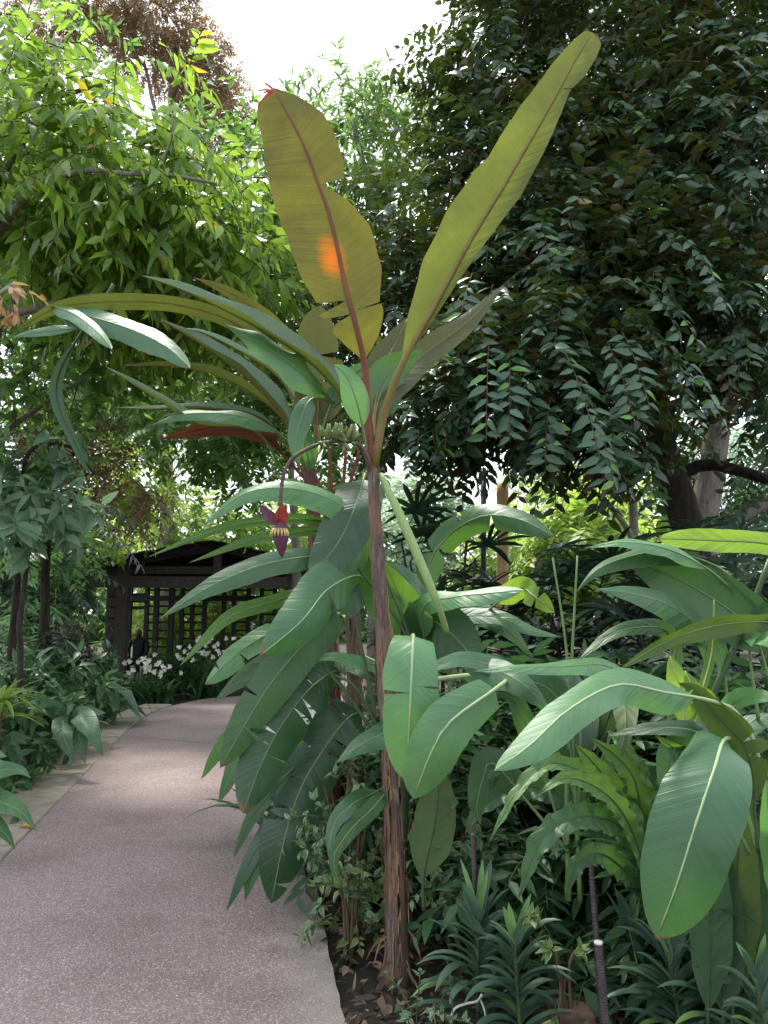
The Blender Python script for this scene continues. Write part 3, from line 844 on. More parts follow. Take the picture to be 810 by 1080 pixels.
big_leaf(ban, [(394, 492, YA), (404, 440, YA), (424, 385, YU), (462, 316, YU), (497, 252, YU), (536, 188, YU), (576, 119, YU), (606, 64, YU + .05), (624, 34, YU + .1)], 40, M['yellowing'], M['rib_yellow'], t0=0.20, prof='taper',
         roll=12, fold=5, droop=0.08, wave=0.07, wf=4, tab=([(0, 2), (.1, 20), (.22, 33), (.37, 41), (.5, 38), (.545, 31), (.6, 33), (.70, 31), (.76, 27), (.85, 22), (.92, 15), (.98, 10), (1, 6)], [(0, 2), (.18, 9), (.36, 18), (.48, 24), (.6, 21), (.73, 17), (.79, 15), (.84, 21), (.92, 22), (.97, 18), (1, 8)]),
         tears=(('b', 0.20 + .8 * .795, 0.002),), rib=(6, 1.6), n=70,
         label='right upright yellow green leaf, tallest of all', flip=True)
# ragged red tip of the left one
rt = MB()
for k in range(6):
    a = rnd.uniform(-0.9, 1.2)
    rt.strip(P(289, 96, YU), P(289 - 20 * math.cos(a), 96 - 14 * math.sin(a) + 4, YU) - P(289, 96, YU), Vector((0, -1, 0.2)), 0.06 + 0.04 * rnd.random(), 0.007, 0.3, 4)
rt.build('torn_tip', M['bract_red'], ban)
# others from the same crown
big_leaf(ban, [(393, 480, YA), (405, 425, YA + .2), (440, 380, YA + .5), (490, 342, YA + .7), (532, 300, YA + .9)], 17, M['olive'], M['rib_yellow'], roll=20, prof='lance', wave=0.1)
big_leaf(ban, [(393, 470, YA), (398, 425, YA + .2), (415, 390, YA + .3), (446, 370, YA + .35)], 24, M['teal'], M['rib_green'], roll=15, t0=0.25, prof='lance', flip=True)
big_leaf(ban, [(391, 470, YA), (400, 400, YA + .3), (418, 360, YA + .5), (430, 335, YA + .6)], 20, M['olive'], M['rib_yellow'], roll=0, t0=0.3, prof='lance', flip=True)
big_leaf(ban, [(388, 480, YA), (378, 430, YA - .1), (366, 398, YA - .15), (352, 384, YA - .2)], 18, M['pale'], M['rib_green'], roll=35, t0=0.3, prof='lance')
# broken leaf stalk: thick pale green petiole
pt = MB()
C, _ = catmull([P(401, 500, YA), P(418, 535, YA - .06), P(440, 585, YA - .1), P(460, 633, YA - .1), P(472, 668, YA)], 26)
pt.tube(C, [0.013 + 0.010 * math.sin(math.pi * (i / 25) ** 0.8) for i in range(26)], 10, jitter=0.05)
pt.build('leaf_stalk', M['petiole'], ban)
# flower stalk, fruit hand, bud
fs = MB()
SK = [P(391, 500, YA), P(386, 480, YA - .05), P(374, 467, YA - .1), P(352, 465, YA - .16), P(330, 471, YA - .2), P(308, 484, YA - .22), P(299, 502, YA - .22), P(296, 525, YA - .22), P(295, 549, YA - .22)]
C, _ = catmull(SK, 80)
fs.tube(C, [0.017 - 0.009 * min(1, i / 26) + (0.0022 if i % 3 == 0 and i > 30 else 0) for i in range(80)], 9)
fs.build('fruit_stalk', M['stalk'], ban)
fr = thing_fr = None
hand = bpy.data.objects.new('fruit_hand', None); link(hand, ban)
hand.matrix_parent_inverse = Matrix.Translation(-ban.location)
for k in range(26):
    j = 18 + int(k * 0.72)
    c = C[j]; a = rnd.uniform(-0.9, 2.6)
    d = Vector((rnd.uniform(-.5, .5), -math.sin(a) * 0.7, math.cos(a) + 0.15)).normalized()
    fm = MB(); bend = Vector((rnd.uniform(-.3, .1), 0, 0.5))
    q = [c + d * 0.008]
    for s in range(1, 6): q.append(q[-1] + (d + bend * 0.13 * s).normalized() * 0.016)
    fm.tube(q, [0.005, 0.009, 0.011, 0.0105, 0.007, 0.003], 7)
    fm.build('fruit', M['fruit'], hand)
B0 = P(295, 549, YA - .22)
bud = MB(); n = 18
for i in range(n + 1): pass
prof = [(0.0, 0.013), (0.012, 0.023), (0.035, 0.030), (0.070, 0.034), (0.10, 0.031), (0.13, 0.022), (0.158, 0.010), (0.17, 0.002)]
bud.tube([B0 + Vector((0.002 * i, 0, -z)) for i, (z, r) in enumerate(prof)], [r for z, r in prof], 14, jitter=0.05)
bo = bud.build('flower_bud', M['bract'], ban)
fl = MB()
for k in range(16):
    a = k * 0.393; d = Vector((math.cos(a), math.sin(a), -0.3))
    fl.tube([B0 + d * 0.030 + Vector((0, 0, -.030)), B0 + d * 0.039 + Vector((0, 0, -.046)), B0 + d * 0.041 + Vector((0, 0, -.062))], [0.005, 0.006, 0.003], 6)
fl.build('floret', M['floret'], bo)
for (d, L_, w_) in ((Vector((0.25, -0.6, 0.75)), 0.085, 0.032), (Vector((-0.9, -0.2, 0.35)), 0.12, 0.030)):
    b = MB(); b.strip(B0 + Vector((0, 0, -0.012)) + d * 0.008, d, Vector((0.3, -1, 0.2)), L_, w_, -0.5, 7, 0.5, lambda q: math.sin(math.pi * (0.18 + 0.82 * q)) ** 0.7)
    b.build('bract', M['bract_red'] if d.x > 0 else M['bract'], bo)

# second stem (left, behind) carries the sprawling leaves
def gxy(px, Y): return Vector((P(px, 700, Y).x, Y, -0.06))
YB = 4.7
banB = thing('banana_plant', gxy(350, YB), 'banana plant with purplish stem behind, its long leaves arching far left', 'banana plant', 'banana plants in the clump')
pseudostem(banB, [tuple(gxy(352, YB)), (350, 760, YB), (346, 690, YB), (338, 610, YB), (331, 545, YB), (327, 505, YB), (326, 480, YB)], [0.085, 0.075, 0.066, 0.060, 0.052, 0.045, 0.036], M['pseudo_dark'], 30, 8)
T = 4.3
big_leaf(banB, [(328, 500, YB), (334, 455, YB), (336, 400, YB), (336, 350, YB), (338, 322, YB)], 26, M['olive'], M['rib_yellow'], t0=0.28, prof='banana', wave=0.06, flip=True, tears=(('b', .7, .03), ('b', .55, .02)), label='upright olive leaf behind the tall pair')
big_leaf(banB, [(380, 470, YB), (362, 425, T), (330, 385, T - .1), (270, 345, T - .3), (205, 312, T - .5), (148, 290, T - .7)], 27, M['arch'], M['rib_green'], roll=75, t0=0.12, prof='lance', wave=.08, fold=34, droop=.1)
big_leaf(banB, [(352, 425, T), (325, 398, T - .2), (285, 368, T - .3), (238, 342, T - .4)], 27, M['pale'], M['rib_green'], roll=55, t0=0.1, prof='lance', wave=.12, droop=.3)
big_leaf(banB, [(330, 480, YB), (335, 400, YB + .2), (290, 345, YB + .1), (245, 310, YB), (203, 292, YB)], 11, M['olive'], M['rib_yellow'], roll=25, t0=0.25, prof='lance', flip=True)
big_leaf(banB, [(330, 478, YB), (310, 400, YB), (255, 345, YB - .2), (190, 322, YB - .5), (120, 318, YB - .7), (60, 325, YB - .8), (18, 348, YB - .8)], 10, M['arch'], M['rib_yellow'], roll=30, t0=0.22, prof='banana', flip=True, wave=.08)
big_leaf(banB, [(58, 327, 3.9), (95, 334, 3.85), (140, 348, 3.8), (176, 366, 3.75), (200, 388, 3.7)], 18,  M['teal'], M['rib_green'], roll=40, t0=0.02, prof='banana', fold=-10)
big_leaf(banB, [(55, 322, 3.9), (80, 332, 3.8), (103, 350, 3.7), (118, 368, 3.65)], 10, M['pale'], M['rib_green'], roll=40, t0=0.02, prof='banana', fold=-10)
big_leaf(banB, [(85, 346, 4.0), (60, 348, 4.0), (30, 352, 4.0), (12, 356, 4.0)], 8, M['teal'], M['rib_green'], roll=50, t0=0.02, prof='lance')
big_leaf(banB, [(326, 500, YB), (314, 475, YB - .1), (292, 432, YB - .2), (255, 394, YB - .3), (210, 362, YB - .4), (170, 337, YB - .5)], 25, M['arch'], M['rib_yellow'], roll=75, t0=0.12, prof='lance', fold=34, droop=.1)
big_leaf(banB, [(326, 505, YB), (311, 468, YB - .1), (290, 432, YB), (235, 398, YB), (180, 386, YB), (126, 386, YB)], 13, M['arch'], M['rib_yellow'], roll=75, t0=0.15, prof='lance', flip=True, fold=34, droop=.1)
big_leaf(banB, [(300, 500, YB), (270, 455, YB - .3), (210, 447, YB - .5), (165, 420, YB - .6), (110, 386, YB - .7)], 14, M['arch'], M['rib_green'], roll=75, t0=0.3, prof='lance', fold=34, droop=.1)
big_leaf(banB, [(326, 508, YB), (300, 468, YB), (270, 440, YB - .1), (215, 431, YB - .2), (160, 432, YB - .3), (118, 430, YB - .3)], 11, M['arch'], M['rib_yellow'], roll=75, t0=0.2, prof='lance', fold=34, droop=.1)
big_leaf(banB, [(326, 510, YB), (303, 485, YB), (275, 458, YB - .2), (235, 450, YB - .3), (200, 456, YB - .4), (170, 463, YB - .4)], 13, M['redbrown'], M['rib_red'], roll=35, t0=0.25, prof='lance', flip=True, label='leaf with a rust red underside at its end')
big_leaf(banB, [(328, 500, YB), (336, 440, YB + .3), (318, 400, YB + .5), (290, 375, YB + .6), (262, 362, YB + .6)], 15, M['olive'], M['rib_yellow'], roll=20, t0=0.3, prof='lance', flip=True)
big_leaf(banB, [(330, 505, YB), (322, 470, YB - .1), (318, 455, YB - .15), (322, 440, YB - .2)], 12, M['pale'], M['rib_green'], roll=0, t0=0.1, prof='lance')
big_leaf(banB, [(120, 300, 4.1), (60, 400, 4.2), (80, 470, 4.2), (97, 505, 4.2)], 7, M['dark'], M['rib_dark'], roll=20, t0=0.3, prof='lance', flip=True)
big_leaf(banB, [(330, 490, YB + .2), (318, 440, YB + .3), (296, 400, YB + .4), (262, 376, YB + .4), (215, 352, YB + .3), (180, 346, YB + .2)], 13, M['arch'], M['rib_yellow'], t0=0.2, prof='lance', roll=75, fold=34)
big_leaf(banB, [(334, 470, YB), (352, 420, YB), (372, 396, YB - .1), (398, 378, YB - .2)], 12, M['teal'], M['rib_green'], t0=0.3, prof='lance', roll=20)
big_leaf(banB, [(328, 500, YB), (300, 462, YB - .3), (258, 440, YB - .5), (200, 436, YB - .6), (160, 448, YB - .6)], 12, M['pale'], M['rib_green'], t0=0.35, prof='lance', roll=55, fold=-8, wave=.12)
big_leaf(banB, [(352, 425, T), (330, 420, T - .2), (318, 440, T - .3), (312, 470, T - .35), (316, 492, T - .35)], 12, M['teal'], M['rib_green'], t0=0.3, prof='lance', roll=15)
# petioles that fan between the stems
for (a, b, c) in (((352, 560), (372, 500), (388, 440)), ((352, 570), (362, 510), (366, 450)), ((352, 575), (350, 520), (345, 455)), ((356, 570), (378, 520), (402, 470)), ((356, 580), (340, 520), (318, 470))):
    pb = MB(); Cc, _ = catmull([P(*a, YB), P(*b, YB), P(*c, YB)], 12); pb.tube(Cc, [0.016 - 0.0007 * i for i in range(12)], 7); pb.build('petiole', M['rib_red'], banB)

# third stem: hanging leaves over the path
YC = 4.5
banC = thing('banana_plant', gxy(376, YC), 'banana plant whose dark torn leaves hang down over the path edge', 'banana plant', 'banana plants in the clump')
pseudostem(banC, [tuple(gxy(376, YC)), (374, 760, YC), (373, 690, YC), (372, 630, YC), (374, 580, YC), (378, 540, YC)], [0.062, 0.054, 0.047, 0.044, 0.040, 0.03], M['pseudo'], 26, 12)
H = 4.0
big_leaf(banC, [(380, 560, YC), (368, 538, H), (320, 517, H - .1), (262, 519, H - .2), (211, 556, H - .3)], 17, M['pale'], M['rib_green'], roll=40, t0=0.12, prof='lance', fold=-10, droop=.3)
big_leaf(banC, [(376, 548, YC), (350, 536, H), (330, 518, H), (300, 505, H), (285, 500, H)], 9, M['bright'], M['rib_green'], roll=50, t0=0.1, prof='lance')
big_leaf(banC, [(378, 560, YC), (330, 548, H), (272, 550, H - .1), (224, 560, H - .2), (155, 588, H - .2)], 6, M['bright'], M['rib_green'], roll=20, t0=0.2, prof='lance')
big_leaf(banC, [(376, 570, YC), (340, 560, H + .1), (305, 562, H), (261, 571, H), (198, 594, H)], 6, M['bright'], M['rib_green'], roll=25, t0=0.25, prof='lance')
big_leaf(banC, [(374, 610, YC), (345, 588, H), (292, 592, H - .2), (248, 606, H - .35), (205, 628, H - .45), (169, 652, H - .5)], 15, M['teal'], M['rib_green'], roll=28, t0=0.3, prof='lance', fold=-8, wave=.08)
big_leaf(banC, [(385, 500, YC), (376, 530, H), (358, 570, H - .1), (328, 608, H - .2)], 27, M['dark'], M['rib_green'], roll=-12, t0=0.12, prof='banana', fold=5, label='dark green leaf hanging beside the tall stem')
big_leaf(banC, [(388, 612, YC), (374, 607, H), (345, 622, H - .3), (318, 655, H - .5), (274, 692, H - .6)], 27, M['teal'], M['rib_pale'], roll=12, t0=0.04, prof='banana', fold=-8, wave=.05, rtears=1)
big_leaf(banC, [(384, 608, YC), (370, 622, H + .2), (338, 660, H), (290, 715, H - .15), (258, 765, H - .2), (232, 810, H - .2)], 22, M['mid'], M['rib_green'], roll=-8, t0=0.08, prof='banana', fold=-6, rtears=2)
big_leaf(banC, [(370, 620, YC), (330, 622, H + .2), (290, 634, H), (240, 652, H - .1), (189, 703, H - .2)], 9, M['bright'], M['rib_green'], roll=30, t0=0.25, prof='lance')
big_leaf(banC, [(360, 650, YC), (320, 660, H + .3), (285, 668, H + .1), (250, 690, H), (216, 722, H)], 14, M['pale'], M['rib_green'], roll=30, t0=0.3, prof='banana', rtears=2, fold=-12)
big_leaf(banC, [(368, 640, YC), (330, 668, H + .3), (280, 700, H + .2), (250, 720, H + .2), (226, 740, H + .2)], 14, M['mid'], M['rib_green'], roll=30, t0=0.3, prof='lance')
big_leaf(banC, [(366, 705, YC), (345, 712, H + .2), (318, 736, H), (291, 775, H - .1), (272, 815, H - .15), (256, 858, H - .2)], 27, M['dark'], M['rib_green'], roll=8, t0=0.07, prof='banana', fold=-5, rtears=4)
big_leaf(banC, [(382, 750, YC), (366, 758, H + .25), (345, 785, H + .2), (318, 830, H + .1), (300, 885, H), (286, 953, H)], 29, M['dark'], M['rib_green'], roll=-6, t0=0.05, prof='banana', fold=-6, rtears=5, wave=.07, label='lowest dark leaf, torn into strips, its tip near the path')
big_leaf(banC, [(312, 830, H + .15), (285, 870, H + .1), (262, 912, H + .05), (238, 962, H + .05)], 9, M['dark'], M['rib_dark'], roll=25, t0=0.03, prof='lance')
big_leaf(banC, [(306, 850, H + .1), (283, 885, H + .1), (268, 915, H + .05), (258, 950, H + .05)], 11, M['mid'], M['rib_dark'], roll=15, t0=0.03, prof='lance')
big_leaf(banC, [(310, 810, H + .15), (285, 838, H + .1), (264, 865, H + .1), (246, 905, H + .1)], 8, M['mid'], M['rib_dark'], roll=25, t0=0.03, prof='lance')
big_leaf(banC, [(285, 740, H + .3), (268, 775, H + .3), (248, 808, H + .2), (230, 848, H + .2)], 14, M['mid'], M['rib_green'], roll=30, t0=0.03, prof='lance', rtears=2)
big_leaf(banC, [(255, 760, H + .4), (235, 785, H + .3), (212, 822, H + .3)], 8, M['bright'], M['rib_green'], roll=25, t0=0.03, prof='lance')
big_leaf(banC, [(330, 760, H + .6), (305, 790, H + .5), (285, 815, H + .4), (262, 855, H + .3)], 11, M['lime'], M['rib_green'], roll=35, t0=0.03, prof='lance')
big_leaf(banC, [(372, 690, YC), (355, 695, H + .4), (320, 700, H + .3), (290, 712, H + .2), (272, 725, H + .2)], 13, M['teal'], M['rib_green'], roll=50, t0=0.1, prof='lance')
big_leaf(banC, [(378, 690, YC), (400, 700, H + .3), (385, 700, H), (350, 692, H), (315, 700, H)], 10, M['pale'], M['rib_green'], roll=50, t0=0.3, prof='lance')
big_leaf(banC, [(378, 700, YC), (350, 690, H + .5), (378, 705, H + .2), (402, 722, H + .1)], 12, M['mid'], M['rib_green'], roll=35, t0=0.3, prof='lance')
for (a, b, c) in (((395, 775), (368, 735), (340, 700)), ((400, 770), (375, 725), (352, 712)), ((397, 760), (385, 700), (372, 640)), ((440, 690), (410, 640), (378, 600)), ((438, 690), (420, 640), (398, 590))):
    pb = MB(); Cc, _ = catmull([P(*a, 3.95), P(*b, 3.95), P(*c, 4.0)], 12); pb.tube(Cc, [0.011 - 0.0004 * i for i in range(12)], 7); pb.build('petiole', M['rib_dark'], banC)

# young banana sucker in front of the stem: the two pale blades
sk = thing('banana_sucker', gxy(426, 3.9), 'young banana sucker with two broad pale green blades hanging in front of stem', 'banana plant')
pseudostem(sk, [tuple(gxy(426, 3.9)), (426, 900, 3.9), (428, 800, 3.85), (430, 700, 3.8)], [0.026, 0.022, 0.02, 0.012], M['rib_dark'], 4, 21)
big_leaf(sk, [(430, 705, 3.8), (434, 676, 3.5), (436, 671, 3.15), (435, 690, 3.02), (433, 735, 2.97), (431, 780, 2.98), (427, 824, 3.03)], 29, M['pale'], M['rib_pale'], t0=2, prof='spoon', roll=0, fold=-4, droop=.12, wave=.03, tears=(('a', .74, .006), ('b', .72, .004)), rib=(3.2, 0.9), label='square shouldered pale blade with a cross tear')
big_leaf(sk, [(432, 720, 3.8), (500, 712, 3.6), (532, 716, 3.25), (522, 727, 2.98), (474, 762, 2.85), (452, 800, 2.84), (436, 843, 2.9)], 24, M['pale'], M['rib_pale'], t0=3, prof='spoon', roll=(10, -5), fold=-5, droop=.12, wave=.03, rib=(3.2, 0.9), label='pointed pale blade beside it')
big_leaf(sk, [(430, 740, 3.9), (424, 762, 3.7), (405, 773, 3.5), (380, 786, 3.4), (354, 805, 3.3)], 15, M['teal'], M['rib_green'], t0=0.15, prof='lance', roll=25, fold=-8)
big_leaf(sk, [(428, 800, 3.9), (405, 830, 3.8), (372, 848, 3.5), (352, 870, 3.45), (346, 905, 3.4)], 11, M['teal'], M['rib_green'], t0=0.3, prof='lance', roll=20)
big_leaf(sk, [(428, 810, 3.9), (395, 850, 3.5), (370, 875, 3.45), (352, 905, 3.4), (360, 938, 3.4)], 9, M['mid'], M['rib_green'], t0=0.3, prof='lance', roll=10)
big_leaf(sk, [(447, 960, 3.5), (447, 920, 3.5), (458, 870, 3.55), (462, 830, 3.6), (458, 800, 3.6)], 22, M['olive_green'], M['rib_dark'], t0=0.2, prof='lance', roll=5, flip=True)

# heliconia behind the stem (upright green blades)
hb = thing('heliconia_plant', gxy(455, 4.1), 'heliconia just right of the banana stem, one arched leaf lifted above others', 'heliconia', 'heliconia plants in the right bed')
YH = 4.1
big_leaf(hb, [(455, 780, YH), (448, 720, YH), (440, 670, YH), (418, 620, YH), (404, 590, YH)], 24, M['bright'], M['rib_green'], t0=0.2, prof='lance', roll=-20, flip=True)
big_leaf(hb, [(430, 720, YH), (410, 650, YH), (396, 605, YH + .1), (378, 560, YH + .2), (372, 545, YH + .2)], 20, M['bright'], M['rib_green'], t0=0.2, prof='lance', roll=10, flip=True)
big_leaf(hb, [(458, 760, YH), (462, 690, YH), (450, 640, YH), (428, 608, YH + .1), (405, 590, YH + .1)], 17, M['teal'], M['rib_green'], t0=0.3, prof='lance', roll=30)
big_leaf(hb, [(455, 760, YH), (448, 690, YH), (452, 655, YH - .1), (478, 670, YH - .25), (505, 702, YH - .4)], 27, M['dark'], M['rib_green'], t0=0.2, prof='banana', roll=-15, flip=True)
big_leaf(hb, [(458, 770, YH), (458, 680, YH), (452, 600, YH), (468, 570, YH), (492, 551, YH - .1), (518, 543, YH - .2), (552, 549, YH - .3), (584, 566, YH - .4)], 16, M['mid'], M['rib_green'], t0=0.42, prof='banana', roll=(-20, 30), fold=-14, droop=.25, rtears=2, flip=False, label='arched leaf in front of the black palms')
big_leaf(hb, [(462, 770, YH), (452, 700, YH), (446, 642, YH - .2), (478, 630, YH - .4), (512, 626, YH - .5), (552, 622, YH - .6)], 14, M['pale'], M['rib_green'], t0=0.38, prof='banana', roll=48, fold=-8, wave=.14)
big_leaf(hb, [(470, 720, YH), (500, 660, YH), (545, 622, YH - .2), (562, 628, YH - .4), (585, 646, YH - .5)], 13, M['lime'], M['rib_green'], t0=0.5, prof='banana', roll=-20, rtears=1, flip=True)
big_leaf(hb, [(458, 740, YH), (450, 690, YH), (470, 655, YH), (520, 650, YH - .1), (560, 665, YH - .2), (592, 672, YH - .2)], 11, M['teal'], M['rib_green'], t0=0.3, prof='lance', roll=40)
big_leaf(hb, [(470, 760, YH), (480, 690, YH), (500, 650, YH + .1), (530, 660, YH), (560, 690, YH)], 14, M['teal'], M['rib_green'], t0=0.3, prof='lance', roll=20)

# right clumps
def stalk(par, pts, r0, r1, mat):
    m_ = MB(); Cc, _ = catmull([P(*p) for p in pts], 18); m_.tube(Cc, [r0 + (r1 - r0) * i / 17 for i in range(18)], 7); return m_.build('stem', mat, par)

hc = thing('heliconia_plant', gxy(600, 3.3), 'heliconia in mid bed with long horizontal leaves below thin bare stems', 'heliconia', 'heliconia plants in the right bed')
YM = 3.3
stalk(hc, [(612, 950, YM), (606, 820, YM), (598, 690, YM), (583, 588, YM)], .011, .004, M['rib_green'])
stalk(hc, [(600, 950, YM), (598, 820, YM), (603, 700, YM), (609, 586, YM)], .012, .004, M['rib_green'])
big_leaf(hc, [(628, 820, YM), (655, 745, YM), (668, 722, YM - .1), (640, 702, YM - .3), (590, 703, YM - .5), (545, 704, YM - .6), (500, 708, YM - .6)], 15, M['pale'], M['rib_green'], t0=0.3, prof='lance', roll=55, fold=-6, wave=.1)
big_leaf(hc, [(615, 860, YM), (560, 730, YM), (500, 697, YM - .1), (460, 702, YM - .2), (430, 712, YM - .2)], 14, M['teal'], M['rib_green'], t0=0.4, prof='lance', roll=45)
big_leaf(hc, [(480, 700, YM), (520, 706, YM - .1), (552, 722, YM - .2), (582, 752, YM - .2)], 17, M['teal'], M['rib_green'], t0=0.05, prof='lance', roll=30, fold=-8)
big_leaf(hc, [(610, 860, YM), (600, 780, YM), (590, 740, YM + .1), (566, 720, YM + .1), (530, 718, YM + .1)], 19, M['dark'], M['rib_green'], t0=0.25, prof='lance', roll=20)
big_leaf(hc, [(610, 850, YM), (612, 770, YM), (604, 730, YM + .2), (590, 705, YM + .3), (575, 690, YM + .3)], 19, M['dark'], M['rib_green'], t0=0.2, prof='lance', roll=10)
big_leaf(hc, [(600, 900, YM), (560, 850, YM), (520, 805, YM), (510, 820, YM), (503, 850, YM), (507, 870, YM)], 17, M['dark'], M['rib_green'], t0=0.35, prof='lance', roll=0, label='dark hanging leaf with a fine rib pattern')
big_leaf(hc, [(600, 900, YM), (568, 800, YM), (553, 760, YM - .1), (540, 735, YM - .1), (515, 730, YM - .1)], 14, M['mid'], M['rib_green'], t0=0.35, prof='lance', roll=25)
big_leaf(hc, [(612, 860, YM), (640, 760, YM), (655, 735, YM), (660, 760, YM - .2), (655, 800, YM - .3)], 15, M['olive_green'], M['rib_dark'], t0=0.35, prof='lance', roll=10, flip=True)

hd = thing('heliconia_plant', gxy(752, 3.1), 'tall heliconia at right with dark slanting stem and huge drooping dark leaf', 'heliconia', 'heliconia plants in the right bed')
YR = 3.1
stalk(hd, [(712, 900, YR), (735, 800, YR), (752, 734, YR), (785, 660, YR), (812, 590, YR)], .017, .011, M['rib_dark'])
stalk(hd, [(712, 900, YR), (708, 800, YR), (706, 720, YR), (722, 640, YR)], .011, .005, M['rib_green'])
big_leaf(hd, [(812, 720, YR), (797, 672, YR), (770, 644, YR), (725, 616, YR), (690, 600, YR - .05), (662, 592, YR - .1)], 30, M['dark'], M['rib_green'], t0=0.14, prof='banana', roll=-14, fold=-6, flip=True, wb=1.0, label='huge dark leaf seen from below')
big_leaf(hd, [(800, 640, YR), (760, 600, YR), (705, 582, YR - .1), (660, 588, YR - .2), (628, 602, YR - .3), (606, 626, YR - .3)], 13, M['mid'], M['rib_green'], t0=0.25, prof='lance', roll=32, fold=-22, droop=.3)
big_leaf(hd, [(770, 620, YR), (740, 596, YR - .1), (700, 578, YR - .2), (655, 572, YR - .3), (616, 578, YR - .3)], 12, M['pale'], M['rib_green'], t0=0.2, prof='lance', roll=55, fold=-8, wave=.12)
big_leaf(hd, [(845, 640, YR), (845, 590, YR), (812, 574, YR - .1), (752, 570, YR - .2), (692, 568, YR - .3)], 12, M['lime'], M['rib_green'], t0=0.3, prof='banana', roll=-5, wave=.12, flip=True)
big_leaf(hd, [(735, 800, YR), (745, 700, YR), (738, 664, YR - .05), (705, 638, YR - .2), (665, 626, YR - .35), (628, 621, YR - .45)], 18, M['teal'], M['rib_green'], t0=0.3, prof='lance', roll=40, fold=-8)
big_leaf(hd, [(712, 850, YR), (716, 720, YR), (706, 668, YR), (670, 662, YR - .1), (640, 672, YR - .15), (608, 698, YR - .2)], 10, M['mid'], M['rib_green'], t0=0.4, prof='lance', roll=30)
big_leaf(hd, [(840, 690, YR), (820, 660, YR), (790, 656, YR - .2), (745, 662, YR - .3), (700, 678, YR - .4), (650, 708, YR - .5)], 12, M['olive_green'], M['rib_green'], t0=0.1, prof='lance', roll=28, wave=.2, fold=-10, flip=True)
big_leaf(hd, [(800, 760, YR), (790, 680, YR), (800, 674, YR - .2), (812, 678, YR - .4), (835, 690, YR - .6)], 11, M['pale'], M['rib_green'], t0=0.3, prof='lance', roll=45)
big_leaf(hd, [(770, 760, YR), (760, 690, YR), (745, 672, YR), (720, 672, YR), (690, 680, YR)], 12, M['teal'], M['rib_green'], t0=0.3, prof='lance', roll=40)
big_leaf(hd, [(745, 880, YR), (750, 790, YR), (770, 745, YR - .1), (800, 735, YR - .3), (840, 740, YR - .4)], 15, M['pale'], M['rib_green'], t0=0.4, prof='lance', roll=45)
big_leaf(hd, [(745, 880, YR), (755, 800, YR), (785, 768, YR), (830, 752, YR)], 15, M['teal'], M['rib_green'], t0=0.35, prof='lance', roll=35)

he = thing('heliconia_plant', gxy(800, 2.7), 'heliconia at right front with one huge smooth blade hanging tip down', 'heliconia', 'heliconia plants in the right bed')
YF = 2.6
big_leaf(he, [(815, 900, 2.95), (803, 820, 2.98), (778, 786, 2.78), (764, 780, 2.5), (753, 812, 2.3), (734, 868, 2.22), (713, 935, 2.22), (692, 990, 2.27)], 37, M['teal'], M['rib_pale'], t0=3, prof='spoon', roll=0, fold=-5, droop=.16, wave=.02, rib=(3.2, 1.1), nc=8, n=60, label='huge blade with pale midrib and rounded tip')
big_leaf(he, [(812, 900, YF), (800, 800, YF), (778, 752, YF), (745, 738, YF - .05), (700, 730, YF - .15), (652, 722, YF - .25), (600, 748, YF - .4), (560, 785, YF - .5), (521, 813, YF - .55)], 21, M['pale'], M['rib_pale'], t0=0.42, prof='banana', roll=(35, 22), fold=-9, droop=.2, wave=.10, rib=(3, 1.0), label='long pale leaf reaching left across the bed')
big_leaf(he, [(800, 900, YF), (790, 800, YF), (775, 775, YF), (750, 748, YF), (732, 727, YF), (715, 720, YF)], 22, M['olive_green'], M['rib_dark'], t0=0.25, prof='lance', roll=-20, rtears=2, flip=True)
big_leaf(he, [(800, 900, YF), (770, 800, YF + .1), (735, 772, YF), (690, 768, YF), (640, 776, YF)], 14, M['dark'], M['rib_green'], t0=0.3, prof='lance', roll=48)
big_leaf(he, [(790, 900, YF + .2), (740, 800, YF + .1), (712, 790, YF), (703, 812, YF), (700, 850, YF)], 15, M['teal'], M['rib_green'], t0=0.4, prof='lance', roll=5)
big_leaf(he, [(760, 900, YF + .2), (730, 810, YF + .1), (712, 790, YF), (698, 780, YF), (690, 775, YF)], 10, M['bright'], M['rib_green'], t0=0.4, prof='lance', roll=10)
for (px, w_, top, m_) in ((778, 22, 800, 'olive_green'), (752, 20, 860, 'dark'), (800, 16, 850, 'dark'), (768, 18, 900, 'dark')):
    big_leaf(he, [(px - 6, 1090, YF + .3), (px - 3, 1000, YF + .3), (px, 920, YF + .28), (px + 4, top, YF + .26)], w_, M[m_], M['rib_dark'], t0=0.1, prof='lance', roll=5, flip=True)
big_leaf(he, [(830, 1000, YF - .3), (822, 930, YF - .3), (812, 870, YF - .4), (808, 820, YF - .45)], 14, M['pale'], M['rib_green'], t0=0.1, prof='lance', roll=20)

# yellow green young plant between them
yg = thing('prayer_plant', gxy(712, 2.95), 'small plant with yellow green striped upright leaves between heliconia stems', 'plant')
for pts, w_ in (([(716, 800, 2.9), (722, 740, 2.9), (714, 715, 2.88), (706, 690, 2.9)], 14), ([(716, 800, 2.9), (738, 745, 2.9), (730, 725, 2.85), (722, 706, 2.88)], 12), ([(716, 800, 2.9), (745, 742, 2.9), (728, 735, 2.8), (715, 742, 2.75)], 10), ([(718, 800, 2.9), (748, 700, 2.95), (752, 660, 2.95), (753, 630, 2.95)], 5)):
    big_leaf(yg, pts, w_, M['lime'], M['rib_pale'], t0=0.3, prof='lance', flip=True)

